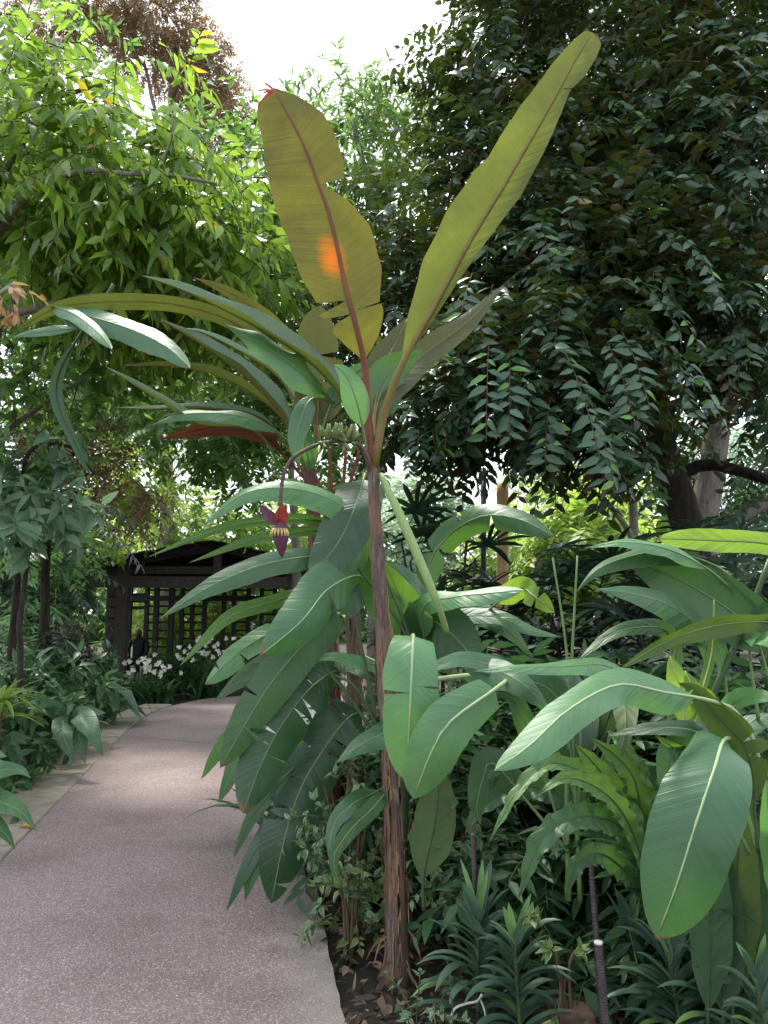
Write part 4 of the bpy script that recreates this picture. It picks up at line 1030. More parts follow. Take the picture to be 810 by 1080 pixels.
# bird's nest fern
bn = thing('nest_fern', gxy(690, 3.3), "bird's nest fern with arching wavy edged fronds behind the orchids", 'fern')
YN = 3.15
for pts, w_, m_, rl in (
        ([(684, 930, YN), (664, 872, YN - .1), (640, 832, YN - .2), (610, 812, YN - .3), (578, 806, YN - .4), (548, 832, YN - .5), (530, 862, YN - .55), (516, 888, YN - .58)], 10, 'nest', 25),
        ([(684, 930, YN), (672, 880, YN), (655, 845, YN - .05), (632, 812, YN - .1), (606, 784, YN - .15)], 15, 'nest', 5),
        ([(684, 940, YN), (660, 880, YN - .1), (632, 862, YN - .3), (598, 866, YN - .45), (568, 892, YN - .5), (546, 950, YN - .5)], 15, 'nest_dark', 15),
        ([(686, 930, YN), (682, 870, YN), (672, 820, YN), (655, 785, YN + .05), (640, 770, YN + .1)], 13, 'nest', -10),
        ([(684, 930, YN - .1), (668, 880, YN - .2), (648, 846, YN - .3), (620, 826, YN - .4), (592, 822, YN - .5), (566, 840, YN - .55)], 11, 'nest', 20),
        ([(684, 930, YN), (676, 860, YN - .05), (668, 820, YN - .1), (648, 796, YN - .1), (622, 778, YN - .1)], 13, 'nest', 10),
        ([(690, 930, YN), (700, 870, YN - .1), (702, 830, YN - .1), (694, 800, YN - .1)], 14, 'nest_dark', 0),
        ([(682, 945, YN), (650, 910, YN - .2), (628, 900, YN - .3), (606, 915, YN - .35), (596, 950, YN - .35)], 12, 'nest_dark', 10),
        ([(690, 940, YN), (720, 880, YN), (735, 830, YN + .1), (730, 790, YN + .2)], 15, 'nest_dark', 0),
        ([(680, 950, YN), (668, 900, YN - .1), (664, 860, YN - .1), (650, 830, YN)], 14, 'nest', -5),
        ([(670, 940, YN + .2), (620, 860, YN + .3), (560, 830, YN + .3), (510, 850, YN + .3), (490, 880, YN + .3)], 15, 'nest_dark', 20)):
    big_leaf(bn, pts, w_, M[m_], M['rib_dark'], t0=0.02, prof='wavy', roll=rl, fold=18, droop=.05, wave=.1, wf=5, ruffle=.26, rib=(2.6, 1.0), n=80, name='frond')

# ================================================================== gazebo
YG = 16.2
def gx(px, Y=YG): return P(px, 640, Y).x
def gz(py, Y=YG): return P(300, py, Y).z
gaz = thing('garden_pavilion', (gx(210), YG, 0), 'dark weathered timber pavilion with low gable roof and ladder lattice posts beside the path', 'pavilion')
def part(name, mb, mat): return mb.build(name, mat, gaz, smooth=False)
xL, xR = gx(104), gx(322)
for px, w, y0 in ((112, .19, YG + .35), (129, .24, YG)):
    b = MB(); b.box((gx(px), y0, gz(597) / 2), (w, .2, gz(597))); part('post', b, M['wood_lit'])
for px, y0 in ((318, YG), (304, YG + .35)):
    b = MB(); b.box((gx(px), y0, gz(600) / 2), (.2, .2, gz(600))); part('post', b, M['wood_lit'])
b = MB()
for k in range(9): b.box(((gx(112) + gx(127)) / 2, YG + .2, .35 + k * .235), (gx(127) - gx(112), .05, .045))
part('lattice', b, M['wood'])
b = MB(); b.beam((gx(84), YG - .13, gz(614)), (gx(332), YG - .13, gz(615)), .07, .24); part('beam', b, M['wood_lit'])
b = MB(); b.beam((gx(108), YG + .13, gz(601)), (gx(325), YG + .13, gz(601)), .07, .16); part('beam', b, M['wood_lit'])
zr, ze = gz(573), gz(597)
xm = gx(228)
b = MB(); b.box((xm, YG + .02, (gz(606) + gz(576)) / 2), (.16, .14, gz(576) - gz(606))); part('king_post', b, M['wood_lit'])
DEP = 4.4
for k in range(6):
    yk = YG - .25 + k * (DEP + .4) / 5
    for s in (-1, 1):
        b = MB(); xe = xL - .12 if s < 0 else xR + .12
        b.beam((xm, yk, zr - .10), (xe, yk, ze - .08), .07, .15); part('rafter', b, M['wood'])
    if k in (1, 2, 3, 4):
        b = MB(); b.beam((gx(108), yk, gz(601) - .02), (gx(325), yk, gz(601) - .02), .07, .14); part('tie_beam', b, M['wood'])
for s in (-1, 1):
    rb = MB(); nb = 15
    for i in range(nb):
        q0 = i / nb; xe = xL - .3 if s < 0 else xR + .3
        q = q0 + .5 / nb
        wB = abs(xe - xm) / nb * 1.03
        c = Vector((xm + (xe - xm) * q, YG + DEP / 2 - .1, zr + (ze - zr) * q + 0.015 * (i % 2)))
        ang = math.atan2((ze - zr), (xe - xm)) if s > 0 else math.atan2(-(ze - zr), -(xe - xm))
        rb.box(c, (wB - .012, DEP + 1.1, .022), Matrix.Rotation(-ang, 3, 'Y'))
    part('roof', rb, M['wood'])
# far side row of posts with ladder lattices, as seen through the front
YB2 = YG + 3.6
def bx(px): return P(px, 640, YB2).x
for px, w in ((138, .1), (155, .16), (165, .2), (181, .22), (192, .16), (203, .16), (216, .18), (236, .16), (247, .16), (262, .18), (276, .16), (290, .16), (303, .2)):
    b = MB(); b.box((bx(px), YB2, 1.3), (w * .62, .12, 2.6)); part('post', b, M['wood'])
for a, c in ((155, 165), (165, 181), (192, 203), (203, 216), (247, 262), (276, 290)):
    b = MB()
    for k in range(11): b.box(((bx(a) + bx(c)) / 2, YB2 + .03, .35 + k * .21), (bx(c) - bx(a), .04, .05))
    part('lattice', b, M['wood'])
b = MB(); b.beam((bx(104), YB2 - .1, 2.45), (bx(325), YB2 - .1, 2.45), .08, .2); part('beam', b, M['wood'])
b = MB()
for k in range(3): b.beam((bx(135), YB2 + .1, 1.78 + k * .17), (bx(156), YB2 + .1, 1.78 + k * .17), .04, .08)
part('louvre', b, M['wood'])
b = MB(); b.box((bx(230), YB2 - .1, 2.02), (bx(325) - bx(135), .06, .14)); part('rail', b, M['wood'])
# a bench along the left side
YBn = YG + 2.2
bn_ = thing('garden_bench', (P(152, 690, YBn).x, YBn, 0), 'dark timber bench inside the pavilion under the seated figure', 'bench')
b = MB(); b.box((P(152, 690, YBn).x, YBn, .43), (1.6, .45, .06)); b.build('seat', M['wood'], bn_, False)
for dx in (-.7, .7):
    b = MB(); b.box((P(152, 690, YBn).x + dx, YBn, .2), (.08, .4, .40)); b.build('leg', M['wood'], bn_, False)

# dark seated figure in the pavilion
def skin_body(name, verts, edges, radii, mat, parent=None, sub=2):
    me = bpy.data.meshes.new(name); me.from_pydata([tuple(v) for v in verts], edges, []); me.materials.append(mat)
    o = link(bpy.data.objects.new(name, me), parent)
    md = o.modifiers.new('skin', 'SKIN')
    for i, r in enumerate(radii): me.skin_vertices[0].data[i].radius = (r, r * 0.85) if not isinstance(r, tuple) else r
    me.skin_vertices[0].data[0].use_root = True
    md.use_smooth_shade = True
    s2 = o.modifiers.new('sub', 'SUBSURF'); s2.levels = sub; s2.render_levels = sub
    return o
px0 = P(146, 690, YBn).x
O = Vector((px0, YBn, 0))
jv = [(0, 0, .52), (0, .0, .75), (0, -.01, .98), (0, -.02, 1.07), (0, -.03, 1.15), (0, -.04, 1.24),            # pelvis..head top
      (-.19, 0, .97), (-.24, -.05, .72), (-.16, -.22, .58), (.19, 0, .97), (.24, -.05, .72), (.16, -.22, .58),
      (-.09, -.02, .51), (-.12, -.42, .50), (-.12, -.44, .08), (-.12, -.56, .05), (.09, -.02, .51), (.12, -.42, .50), (.12, -.44, .08), (.12, -.56, .05)]
je = [(0, 1), (1, 2), (2, 3), (3, 4), (4, 5), (2, 6), (6, 7), (7, 8), (2, 9), (9, 10), (10, 11), (0, 12), (12, 13), (13, 14), (14, 15), (0, 16), (16, 17), (17, 18), (18, 19)]
jr = [.15, .145, .13, .055, .09, .07, .065, .048, .035, .065, .048, .035, .095, .075, .05, .04, .095, .075, .05, .04]
pers = skin_body('person', [O + Vector(v) for v in jv], je, jr, M['cloth'])
tag(pers, 'person in dark clothes sitting inside the pavilion, only head and shoulders clear', 'person')
fm = MB(); hc_ = O + Vector((0, -.06, 1.18))
for i in range(9):
    pass
fm.tube([hc_ + Vector((0, 0.0, z)) for z in (-.075, -.05, 0, .04, .07)], [.03, .058, .070, .066, .04], 12); fm.build('face', M['skin'], pers)
nm = MB(); nm.tube([hc_ + Vector((0, -.066, .01)), hc_ + Vector((0, -.088, -.02)), hc_ + Vector((0, -.07, -.028))], [.006, .014, .01], 6); nm.build('nose', M['skin'], pers)

# ================================================================== stakes, poles, cable, rock
def rebar(px, ytop, Y, label, r=.011, lean=0.0, tube_top=False):
    t0_ = gxy(px, Y); top = P(px + lean, ytop, Y)
    mb = MB(); n = 150
    pts = [t0_.lerp(top, i / n) for i in range(n + 1)]
    mb.tube(pts, [r * (1.0 + (0.16 if i % 3 == 0 else -0.02)) for i in range(n + 1)], 9)
    t = thing('rebar_stake', t0_, label, 'stake', 'steel rebar stakes in the right bed')
    mb.build('bar', M['rust'], t)
    if tube_top:
        cb = MB(); cb.tube([top + Vector((0, 0, -.004)), top + Vector((0, 0, .004))], [r * 1.25, r * 1.2], 10); cb.build('cap', M['white_cable'], t)
    return t
rebar(629, 994, 2.9, 'ribbed steel stake with pale cut top between the orchids', .013, 2, True)
rebar(622, 902, 3.15, 'dark purple steel stake behind the pale topped one', .011, 1)
rebar(499, 880, 3.3, 'short ribbed steel stake beside the variegated leaves behind an orchid', .010, 0)
cb = MB(); Cc, _ = catmull([G(474, 1090, .0), P(478, 1066, 3.2), P(490, 1059, 3.2), P(503, 1056, 3.2), P(508, 1049, 3.18)], 24); cb.tube(Cc, .005, 7)
Cc, _ = catmull([P(506, 1053, 3.2), P(511, 1066, 3.2), P(513, 1085, 3.2), P(514, 1100, 3.2)], 14); cb.tube(Cc, .004, 7)
tag(cb.build('aerial_root', M['white_cable']), 'pale white aerial root looping over the soil below an orchid', 'root')
rk = MB(); rc = G(603, 1074) + Vector((0, 0, .02))
for i in range(9):
    pass
n = 14
rings = []
for i in range(n):
    th = math.pi * i / (n - 1)
    rings.append([rk.vert(rc + Vector((math.sin(th) * math.cos(2 * math.pi * k / 18) * .13, math.sin(th) * math.sin(2 * math.pi * k / 18) * .10, math.cos(th) * .055)) * (1 + .35 * mnoise.noise(Vector((i * .6, k * .5, 2))))) for k in range(18)])
for i in range(n - 1):
    for k in range(18): rk.face(rings[i][k], rings[i + 1][k], rings[i + 1][(k + 1) % 18], rings[i][(k + 1) % 18])
tag(rk.build('rock', M['rock']), 'rough brown rock on the soil at the foot of the steel stake', 'rock')
pl = MB(); Yp = 13.0; pl.tube([gxy(510, Yp), P(510, 600, Yp), P(510, 494, Yp)], .05, 10)
tag(pl.build('lamp_pole', M['black']), 'thin black pole standing behind the fan palms', 'pole')
pl = MB(); Yp = 12.0; pl.tube([gxy(531, Yp)] + [P(530, y, Yp) for y in range(640, 505, -10)], [.10] + [.095 + (.008 if k % 3 == 0 else 0) for k in range(14)], 12)
tag(pl.build('bamboo_post', M['bamboo']), 'thick yellow brown bamboo post right of the black pole', 'post')
# leaf litter and a fallen leaf
rng = np.random.default_rng(3)
n = 2600
px_, py_ = rng.uniform(-0.6, 1.6, n), rng.uniform(2.4, 6, n)
def right_edge_x(y):
    return np.interp(y, [p.y for p in RC], [p.x for p in RC])
ok = px_ > right_edge_x(py_) + 0.03 - (rng.random(n) < .05) * .14
px_, py_ = px_[ok], py_[ok]; n = len(px_)
lit = leaves_mesh('leaf_litter', foliage_mat('litter', [(0, (0.03, 0.018, 0.012)), (.6, (0.09, 0.055, 0.035)), (.9, (0.2, 0.13, 0.08)), (1, (0.3, 0.22, 0.14))], (0.1, 0.05, 0.02), .1, .8),
    np.stack([px_, py_, np.where(px_ < right_edge_x(py_) + .03, .006, rng.uniform(-.03, .02, n))], 1), np.concatenate([rng.normal(size=(n, 2)), rng.normal(size=(n, 1)) * .25], 1), np.array([[0, 0, 1]]) + rng.normal(size=(n, 3)) * .4, rng.uniform(.03, .13, n), rng.uniform(.012, .045, n), .25, .2)
tag(link(bpy.data.objects.new('leaf_litter', lit)), kind='stuff')
fl_ = leaves_mesh('fallen_leaf', foliage_mat('fallen', [(0, (0.5, 0.28, 0.06)), (1, (0.5, 0.28, 0.06))], (0.5, 0.25, 0.05), .2, .6), np.array([list(G(20, 872, .012))]), np.array([[1, -.1, 0.05]]), np.array([[0, 0, 1.0]]), np.array([.13]), np.array([.06]), .3, .1)
tag(link(bpy.data.objects.new('fallen_leaf', fl_)), 'small orange brown fallen leaf on the kerb by the spotted plant', 'leaf')

# ================================================================== small plants of the beds
M['orchid'] = foliage_mat('orchid_leaf', [(0, (0.05, 0.10, 0.065)), (.6, (0.09, 0.165, 0.11)), (.93, (0.14, 0.23, 0.14)), (1, (0.22, 0.34, 0.10))], (0.15, 0.3, 0.08), .15, .42)
M['orchid_tip'] = foliage_mat('orchid_shoot', [(0, (0.10, 0.21, 0.08)), (1, (0.15, 0.28, 0.10))], (0.2, 0.36, 0.08), .25, .4)
def orchid(px, ytop, Y, lean, label, n=44, ln=.25, seed=0, fan=None):
    r = random.Random(seed); n = int(n * 1.4)
    b0 = gxy(px, Y); top = P(px + lean, ytop, Y)
    t = thing('orchid_plant', b0, label, 'orchid', 'strap leaved orchids in the right bed')
    Cc, Ls = catmull([b0, b0.lerp(top, .5) + Vector((0, .03, 0)), top], n)
    st = MB(); st.tube(Cc, .009, 7); st.build('stem', M['twig_green'], t)
    a = r.uniform(-.5, .5) if fan is None else fan
    side = Vector((math.cos(a), math.sin(a), 0))
    mb, tip = MB(), MB()
    for k in range(n):
        q = k / (n - 1); s = 1 if k % 2 else -1
        d = side * s * (1.0 - .6 * q ** 4) + Vector((r.uniform(-.3, .3), r.uniform(-.4, .4), 1.0 + 1.2 * q ** 3))
        up = Vector((-side.y, side.x, 0)) * s
        (tip if q > .93 else mb).strip(Cc[k], d, Vector((0, 0, 1)) if q < .9 else Vector((0, -1, 0)), ln * r.uniform(.6, 1.2) * (1 - .3 * q ** 3), (.020 if q <= .93 else .013) * r.uniform(.8, 1.2), r.uniform(.35, 1.1) * (1 - .7 * q ** 3), 8, .45)
    mb.build('foliage', M['orchid'], t); tip.build('shoot', M['orchid_tip'], t)
orchid(498, 962, 3.25, 6, 'blue green strap leaved orchid left of two, nearest the banana foot', 30, .27, 1, .2)
orchid(541, 990, 3.15, 2, 'strap leaved orchid with a bright young shoot above the white root', 28, .25, 2, -.1)
orchid(676, 985, 3.25, -14, 'dark orchid with downward curling leaves just right of the steel stake', 30, .27, 3, .1)
orchid(708, 1000, 3.0, -4, 'dark orchid below the tip of the huge blade', 28, .27, 4, -.2)
orchid(752, 1010, 2.95, 5, 'orchid with upright yellowish blades near the right edge', 20, .25, 5, .3)
orchid(800, 1030, 2.75, -3, 'orchid with bright upright striped leaves at the bottom right corner', 16, .24, 6, 0)

# variegated bushes
M['varieg'] = foliage_mat('variegated_leaf', [(0, (0.05, 0.11, 0.055)), (1, (0.10, 0.19, 0.09))], (0.16, 0.3, 0.07), .22, .45, margin=(0.42, 0.48, 0.28), rib=(0.2, 0.28, 0.14))
M['varieg_y'] = foliage_mat('variegated_yellow_leaf', [(0, (0.05, 0.11, 0.035)), (1, (0.10, 0.17, 0.05))], (0.2, 0.3, 0.05), .22, .45, margin=(0.34, 0.33, 0.09))
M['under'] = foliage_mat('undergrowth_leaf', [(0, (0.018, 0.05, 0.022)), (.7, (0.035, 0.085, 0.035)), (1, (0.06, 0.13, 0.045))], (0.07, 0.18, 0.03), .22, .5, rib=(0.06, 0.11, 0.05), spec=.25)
M['peace'] = foliage_mat('broad_dark_leaf', [(0, (0.035, 0.095, 0.042)), (.5, (0.065, 0.15, 0.065)), (1, (0.105, 0.21, 0.085))], (0.08, 0.22, 0.04), .22, .36, rib=(0.09, 0.17, 0.08))
M['ground'] = foliage_mat('ground_cover_leaf', [(0, (0.04, 0.10, 0.03)), (1, (0.09, 0.19, 0.06))], (0.12, 0.3, 0.05), .25, .4)
def bush(name, px, Y, ztop, rx, ry, n, mat, label, cat, group=None, zc=None, seed=0, **kw):
    b0 = gxy(px, Y)
    t = thing(name, b0, label, cat, group)
    zc = ztop * .55 if zc is None else zc
    r = random.Random(seed); st = MB()
    for k in range(5):
        e = Vector((b0.x + r.uniform(-.7, .7) * rx, b0.y + r.uniform(-.7, .7) * ry, zc + r.uniform(0, ztop - zc) * .8))
        limb(st, [b0 + Vector((r.uniform(-.04, .04), r.uniform(-.04, .04), 0)), b0.lerp(e, .5) + Vector((0, 0, .1)), e], .010 * (1 + ztop * .4), .004, 8, 6)
    st.build('stem', M['twig'], t)
    leafy(t, mat, M['twig_green'], [((b0.x, b0.y, zc), (rx, ry, ztop - zc), n)], seed + 50, name='foliage', **kw)
    return t
vk = dict(Lr=(.12, .24), nleaf=9, lr=(.055, .085), wr=(.40, .5), whorl=True, spread=1.0, hang=.1, down=-.2, shell=.2, twr=(.003, .002))
bush('variegated_shrub', 372, 4.05, .80, .22, .2, 60, M['varieg'], 'bush of small cream edged leaves between path and tall banana stem', 'shrub', 'variegated shrubs', seed=1, **vk)
bush('variegated_shrub', 478, 3.85, .80, .24, .22, 46, M['varieg'], 'bush of cream edged leaves right of the banana stem behind the orchids', 'shrub', 'variegated shrubs', seed=2, **vk)
bush('variegated_shrub', 371, 3.85, .42, .11, .13, 22, M['varieg_y'], 'low yellow speckled bush at the path edge', 'shrub', 'variegated shrubs', seed=3, **vk)
bush('variegated_shrub', 584, 3.2, .30, .10, .10, 12, M['varieg_y'], 'little rosette of yellow green leaves left of the steel stake', 'shrub', 'variegated shrubs', seed=4, **vk)
bush('seedling_plant', 452, 3.1, .10, .12, .1, 12, M['varieg'], 'tiny pale seedling rosettes on the soil at the bottom edge', 'plant', seed=5, **{**vk, 'lr': (.035, .05)})

uk = dict(Lr=(.3, .55), nleaf=10, lr=(.12, .2), wr=(.3, .4), spread=.9, hang=.2, down=.0, shell=.2)
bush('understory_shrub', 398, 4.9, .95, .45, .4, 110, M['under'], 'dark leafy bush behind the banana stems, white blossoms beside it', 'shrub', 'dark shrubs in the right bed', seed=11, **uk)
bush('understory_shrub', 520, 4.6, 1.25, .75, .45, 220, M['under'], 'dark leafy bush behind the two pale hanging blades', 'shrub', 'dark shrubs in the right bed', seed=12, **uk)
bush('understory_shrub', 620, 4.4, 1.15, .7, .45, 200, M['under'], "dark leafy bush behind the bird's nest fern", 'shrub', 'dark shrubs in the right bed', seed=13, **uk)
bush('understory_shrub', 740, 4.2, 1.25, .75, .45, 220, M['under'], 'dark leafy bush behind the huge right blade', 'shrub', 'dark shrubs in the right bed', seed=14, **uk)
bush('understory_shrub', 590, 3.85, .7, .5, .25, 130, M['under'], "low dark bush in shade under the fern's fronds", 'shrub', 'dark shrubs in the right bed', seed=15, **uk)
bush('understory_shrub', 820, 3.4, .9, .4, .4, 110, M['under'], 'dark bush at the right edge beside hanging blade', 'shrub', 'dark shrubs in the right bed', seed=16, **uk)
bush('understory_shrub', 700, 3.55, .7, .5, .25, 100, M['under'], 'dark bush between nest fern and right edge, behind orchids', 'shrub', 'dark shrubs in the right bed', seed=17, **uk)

# dark fan palms
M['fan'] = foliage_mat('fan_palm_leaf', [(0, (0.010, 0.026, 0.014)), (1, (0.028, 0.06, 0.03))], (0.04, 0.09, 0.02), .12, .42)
def fan_leaf(mb, c, d, size, r, nl=9):
    d = d.normalized(); up = Vector((0, 0, 1)); side = d.cross(up)
    if side.length < .1: side = Vector((1, 0, 0))
    side.normalize(); nn = side.cross(d)
    for k in range(nl):
        a = (k / (nl - 1) - .5) * 3.6
        dd = d * math.cos(a) + side * math.sin(a) + nn * r.uniform(-.05, .12)
        mb.strip(c, dd, nn, size * (1 - .2 * abs(k / (nl - 1) - .5) * 2) * r.uniform(.9, 1.05), size * .055, r.uniform(.15, .4), 4, .4, lambda q: (.4 + .6 * min(1, q * 3)) * (1 - max(0, (q - .75) / .25) ** 2 * .8))
def fan_palm(px, Y, ztop, spread, nleaf, label, seed, size=.42):
    r = random.Random(seed); b0 = gxy(px, Y)
    t = thing('fan_palm', b0, label, 'palm', 'dark fan palms behind the heliconias')
    st = MB(); canes = []
    for k in range(6):
        e = b0 + Vector((r.uniform(-1, 1) * spread, r.uniform(-.4, .4), ztop * r.uniform(.55, .95)))
        Cc = limb(st, [b0 + Vector((r.uniform(-.2, .2), r.uniform(-.1, .1), 0)), b0.lerp(e, .5), e], .016, .011, 8, 6); canes.append(Cc)
    st.build('stem', M['bark_dark'], t)
    for k in range(nleaf):
        Cc = canes[k % 6]; p = Cc[r.randint(3, 7)]
        a = r.uniform(0, 6.283); d = Vector((math.cos(a), math.sin(a) * .8, r.uniform(-.1, .9)))
        mb = MB(); c = p + d.normalized() * r.uniform(.2, .38)
        mb.tube([p, (p + c) / 2 + Vector((0, 0, .02)), c], .005, 5)
        fan_leaf(mb, c, d, size * r.uniform(.8, 1.15), r, r.randint(8, 11)); mb.build('fan_leaf', M['fan'], t)
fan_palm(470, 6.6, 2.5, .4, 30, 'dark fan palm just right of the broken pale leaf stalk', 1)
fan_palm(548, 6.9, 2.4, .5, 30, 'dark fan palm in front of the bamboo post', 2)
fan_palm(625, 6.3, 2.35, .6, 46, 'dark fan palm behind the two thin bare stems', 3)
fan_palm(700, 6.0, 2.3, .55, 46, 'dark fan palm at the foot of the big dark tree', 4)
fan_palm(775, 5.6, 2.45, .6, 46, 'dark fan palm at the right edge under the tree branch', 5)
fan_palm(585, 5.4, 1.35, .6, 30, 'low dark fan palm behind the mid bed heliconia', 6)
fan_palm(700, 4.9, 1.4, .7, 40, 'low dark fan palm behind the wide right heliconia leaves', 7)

# ---------------- left bed
def rosette(name, px, Y, label, cat, leaves, ln, w, mat, group=None, seed=0, zbase=0.0, h=.35, ribmat='rib_green', prof='heart', az=None, droop=.2, rad=.0):
    r = random.Random(seed); b0 = gxy(px, Y); b0.z = zbase
    t = thing(name, b0, label, cat, group)
    for k in range(leaves):
        a = (k + r.uniform(-.3, .3)) / leaves * 6.283 if az is None else r.uniform(*az)
        o = Vector((math.cos(a), math.sin(a), 0)); hh = h * r.uniform(.55, 1.15); L_ = ln * r.uniform(.75, 1.15)
        o0 = b0 + o * rad * r.random()
        pts = [o0, o0 + o * L_ * .22 + Vector((0, 0, hh * .75)), o0 + o * L_ * .5 + Vector((0, 0, hh * 1.05)), o0 + o * L_ * 1.0 + Vector((0, 0, hh * r.uniform(.45, .95))), o0 + o * L_ * 1.35 + Vector((0, 0, hh * r.uniform(-.1, .55)))]
        big_leaf(t, pts, w * r.uniform(.8, 1.15), mat, M[ribmat], t0=.36, prof=prof, fold=r.uniform(4, 16), droop=.2, wave=.05, rib=(.006, .002), n=20, nc=4, pix=False)
    return t
M['calla'] = blade_mat('spotted_leaf', (0.05, 0.14, 0.05), (0.09, 0.2, 0.07), (0.14, 0.34, 0.05), .25, .36, vary=.6)
M['heartleaf'] = blade_mat('heart_leaf', (0.06, 0.14, 0.075), (0.085, 0.18, 0.085), (0.12, 0.29, 0.06), .2, .36, vary=.3, vein=.9)
# heart leaves leaning on the kerb, pixel-set
hl = thing('elephant_ear_plant', G(86, 792), 'plant with large drooping heart shaped leaves resting on the kerb', 'plant')
for pts, w_ in (([(72, 772, 7.9), (68, 760, 7.8), (66, 772, 7.6), (72, 790, 7.5), (80, 804, 7.5)], 11), ([(76, 770, 8.0), (82, 752, 7.9), (94, 766, 7.7), (103, 784, 7.6), (108, 798, 7.6)], 12), ([(76, 772, 8.0), (80, 764, 7.9), (84, 780, 7.7), (90, 806, 7.6)], 10),
                ([(74, 768, 8.1), (80, 756, 8.0), (95, 752, 7.9), (112, 752, 7.8)], 8), ([(72, 770, 8.1), (62, 752, 8.0), (50, 742, 7.9), (40, 732, 7.8)], 9), ([(74, 768, 8.0), (66, 756, 8.0), (60, 752, 7.9), (55, 758, 7.9)], 5)):
    big_leaf(hl, pts, w_, M['heartleaf'], M['rib_green'], t0=.22, prof='heart', fold=8, roll=15, rib=(1.2, .5))
# dieffenbachia at the left edge
df = thing('dumb_cane_plant', gxy(-40, 5.2), 'plant with big glossy green leaves reaching over the kerb at left edge', 'plant')
for pts, w_ in (([(-60, 860, 5.2), (-30, 815, 5.1), (0, 812, 5.0), (20, 812, 5.0), (33, 821, 4.95)], 14), ([(-60, 870, 5.2), (-30, 840, 5.1), (0, 846, 5.0), (22, 856, 4.9), (38, 876, 4.85)], 14), ([(-60, 880, 5.2), (-30, 860, 5.1), (-8, 868, 5.0), (6, 880, 4.95), (16, 896, 4.9)], 12),
                ([(-60, 850, 5.2), (-40, 800, 5.2), (-15, 795, 5.2), (8, 798, 5.1)], 12)):
    big_leaf(df, pts, w_, M['calla'], M['rib_green'], t0=.3, prof='heart', fold=10, roll=20, rib=(1.8, .6))
pk = dict(Lr=(.15, .3), nleaf=9, lr=(.18, .27), wr=(.36, .46), whorl=True, spread=.9, hang=.15, down=-.15, shell=.25, bend=.2)
bush('broad_leaf_shrub', 62, 9.4, 1.15, .48, .6, 90, M['peace'], 'dark broad leaved shrub above the heart leaved plant', 'shrub', 'broad leaved shrubs along the kerb', seed=21, **pk)
bush('broad_leaf_shrub', 92, 11.4, .95, .32, .6, 70, M['peace'], 'broad leaved shrub nearest the pavilion post', 'shrub', 'broad leaved shrubs along the kerb', seed=22, **pk)
bush('broad_leaf_shrub', 25, 8.4, 1.0, .5, .6, 80, M['peace'], 'broad leaved shrub left of the heart leaved plant', 'shrub', 'broad leaved shrubs along the kerb', seed=23, **pk)
bush('broad_leaf_shrub', -15, 7.3, .85, .4, .5, 70, M['peace'], 'broad leaved shrub at the left edge above the spotted plant', 'shrub', 'broad leaved shrubs along the kerb', seed=24, **pk)
bush('ground_cover', 12, 7.4, .36, .36, .4, 60, M['ground'], 'low small leaved ground cover spilling at the kerb edge', 'ground cover', seed=25, **{**pk, 'lr': (.08, .14), 'Lr': (.12, .22)})
bush('ground_cover', -25, 6.1, .34, .3, .4, 50, M['ground'], 'low small leaved ground cover just above the spotted plant', 'ground cover', seed=26, **{**pk, 'lr': (.08, .14), 'Lr': (.12, .22)})
# big drooping leaves by the kerb end
rosette('broad_leaf_plant', 122, 11.3, 'clump of large drooping dark leaves at the kerb end', 'plant', 11, .42, .12, M['heartleaf'], seed=31, h=.5)
# spiky variegated
M['spiky'] = foliage_mat('spiky_leaf', [(0, (0.10, 0.2, 0.04)), (.7, (0.2, 0.32, 0.05)), (1, (0.4, 0.42, 0.08))], (0.4, 0.5, 0.08), .3, .4, margin=(0.4, 0.42, 0.12))
sp_ = thing('spiky_plant', gxy(2, 6.6), 'yellow green spiky rosette at the left edge', 'plant'); mb = MB(); r = random.Random(4)
for k in range(46):
    a = r.uniform(0, 6.28); e = r.uniform(.15, 1.4); mb.strip(gxy(2, 6.6) + Vector((0, 0, .75 + .2 * r.random())), Vector((math.cos(a), math.sin(a), e)), Vector((0, 0, 1)), r.uniform(.25, .45), .016, r.uniform(.3, .7), 6, .3)
mb.build('foliage', M['spiky'], sp_); mb = MB(); mb.tube([gxy(2, 6.6), gxy(2, 6.6) + Vector((0, 0, .95))], .03, 8); mb.build('stem', M['twig'], sp_)
# white flowering lilies before the pavilion
M['strapdark'] = foliage_mat('strap_leaf', [(0, (0.03, 0.08, 0.03)), (1, (0.06, 0.14, 0.05))], (0.1, 0.22, 0.04), .2, .4)
def lily(px, Y, label, seed, h=.9, nb=46, flowers=26, ground_z=0, fw=.35):
    r = random.Random(seed); b0 = gxy(px, Y); t = thing('lily_plant', b0, label, 'lily', 'white flowering plants'); mb = MB(); f = MB()
    for k in range(nb):
        a = r.uniform(0, 6.28); mb.strip(b0 + Vector((r.uniform(-.3, .3), r.uniform(-.2, .2), 0)), Vector((math.cos(a), math.sin(a), r.uniform(1.2, 3))), Vector((0, 0, 1)), r.uniform(.7, 1.1) * h, .028, r.uniform(.5, 1), 7, .3)
    for k in range(flowers):
        c = b0 + Vector((r.gauss(0, fw * .6), r.uniform(-.45, .0), h * r.uniform(.8, 1.25))); tq = Vector((r.uniform(-.5, .5), -1, r.uniform(0, .7))).normalized(); ta_ = tq.orthogonal().normalized(); tb_ = tq.cross(ta_)
        for q in range(6):
            a = q * 1.047 + r.random(); f.strip(c, ta_ * math.cos(a) + tb_ * math.sin(a) + tq * .5, tq, r.uniform(.045, .075), .016, .3, 4, .2)
    mb.build('foliage', M['strapdark'], t); f.build('blossom', M['petal'], t)
lily(146, 14.6, 'white lilies before the pavilion post nearest the seated figure', 1, .66, 70, 9)
lily(165, 14.4, 'white lilies in the middle before the pavilion lattice', 2, .68, 70, 16)
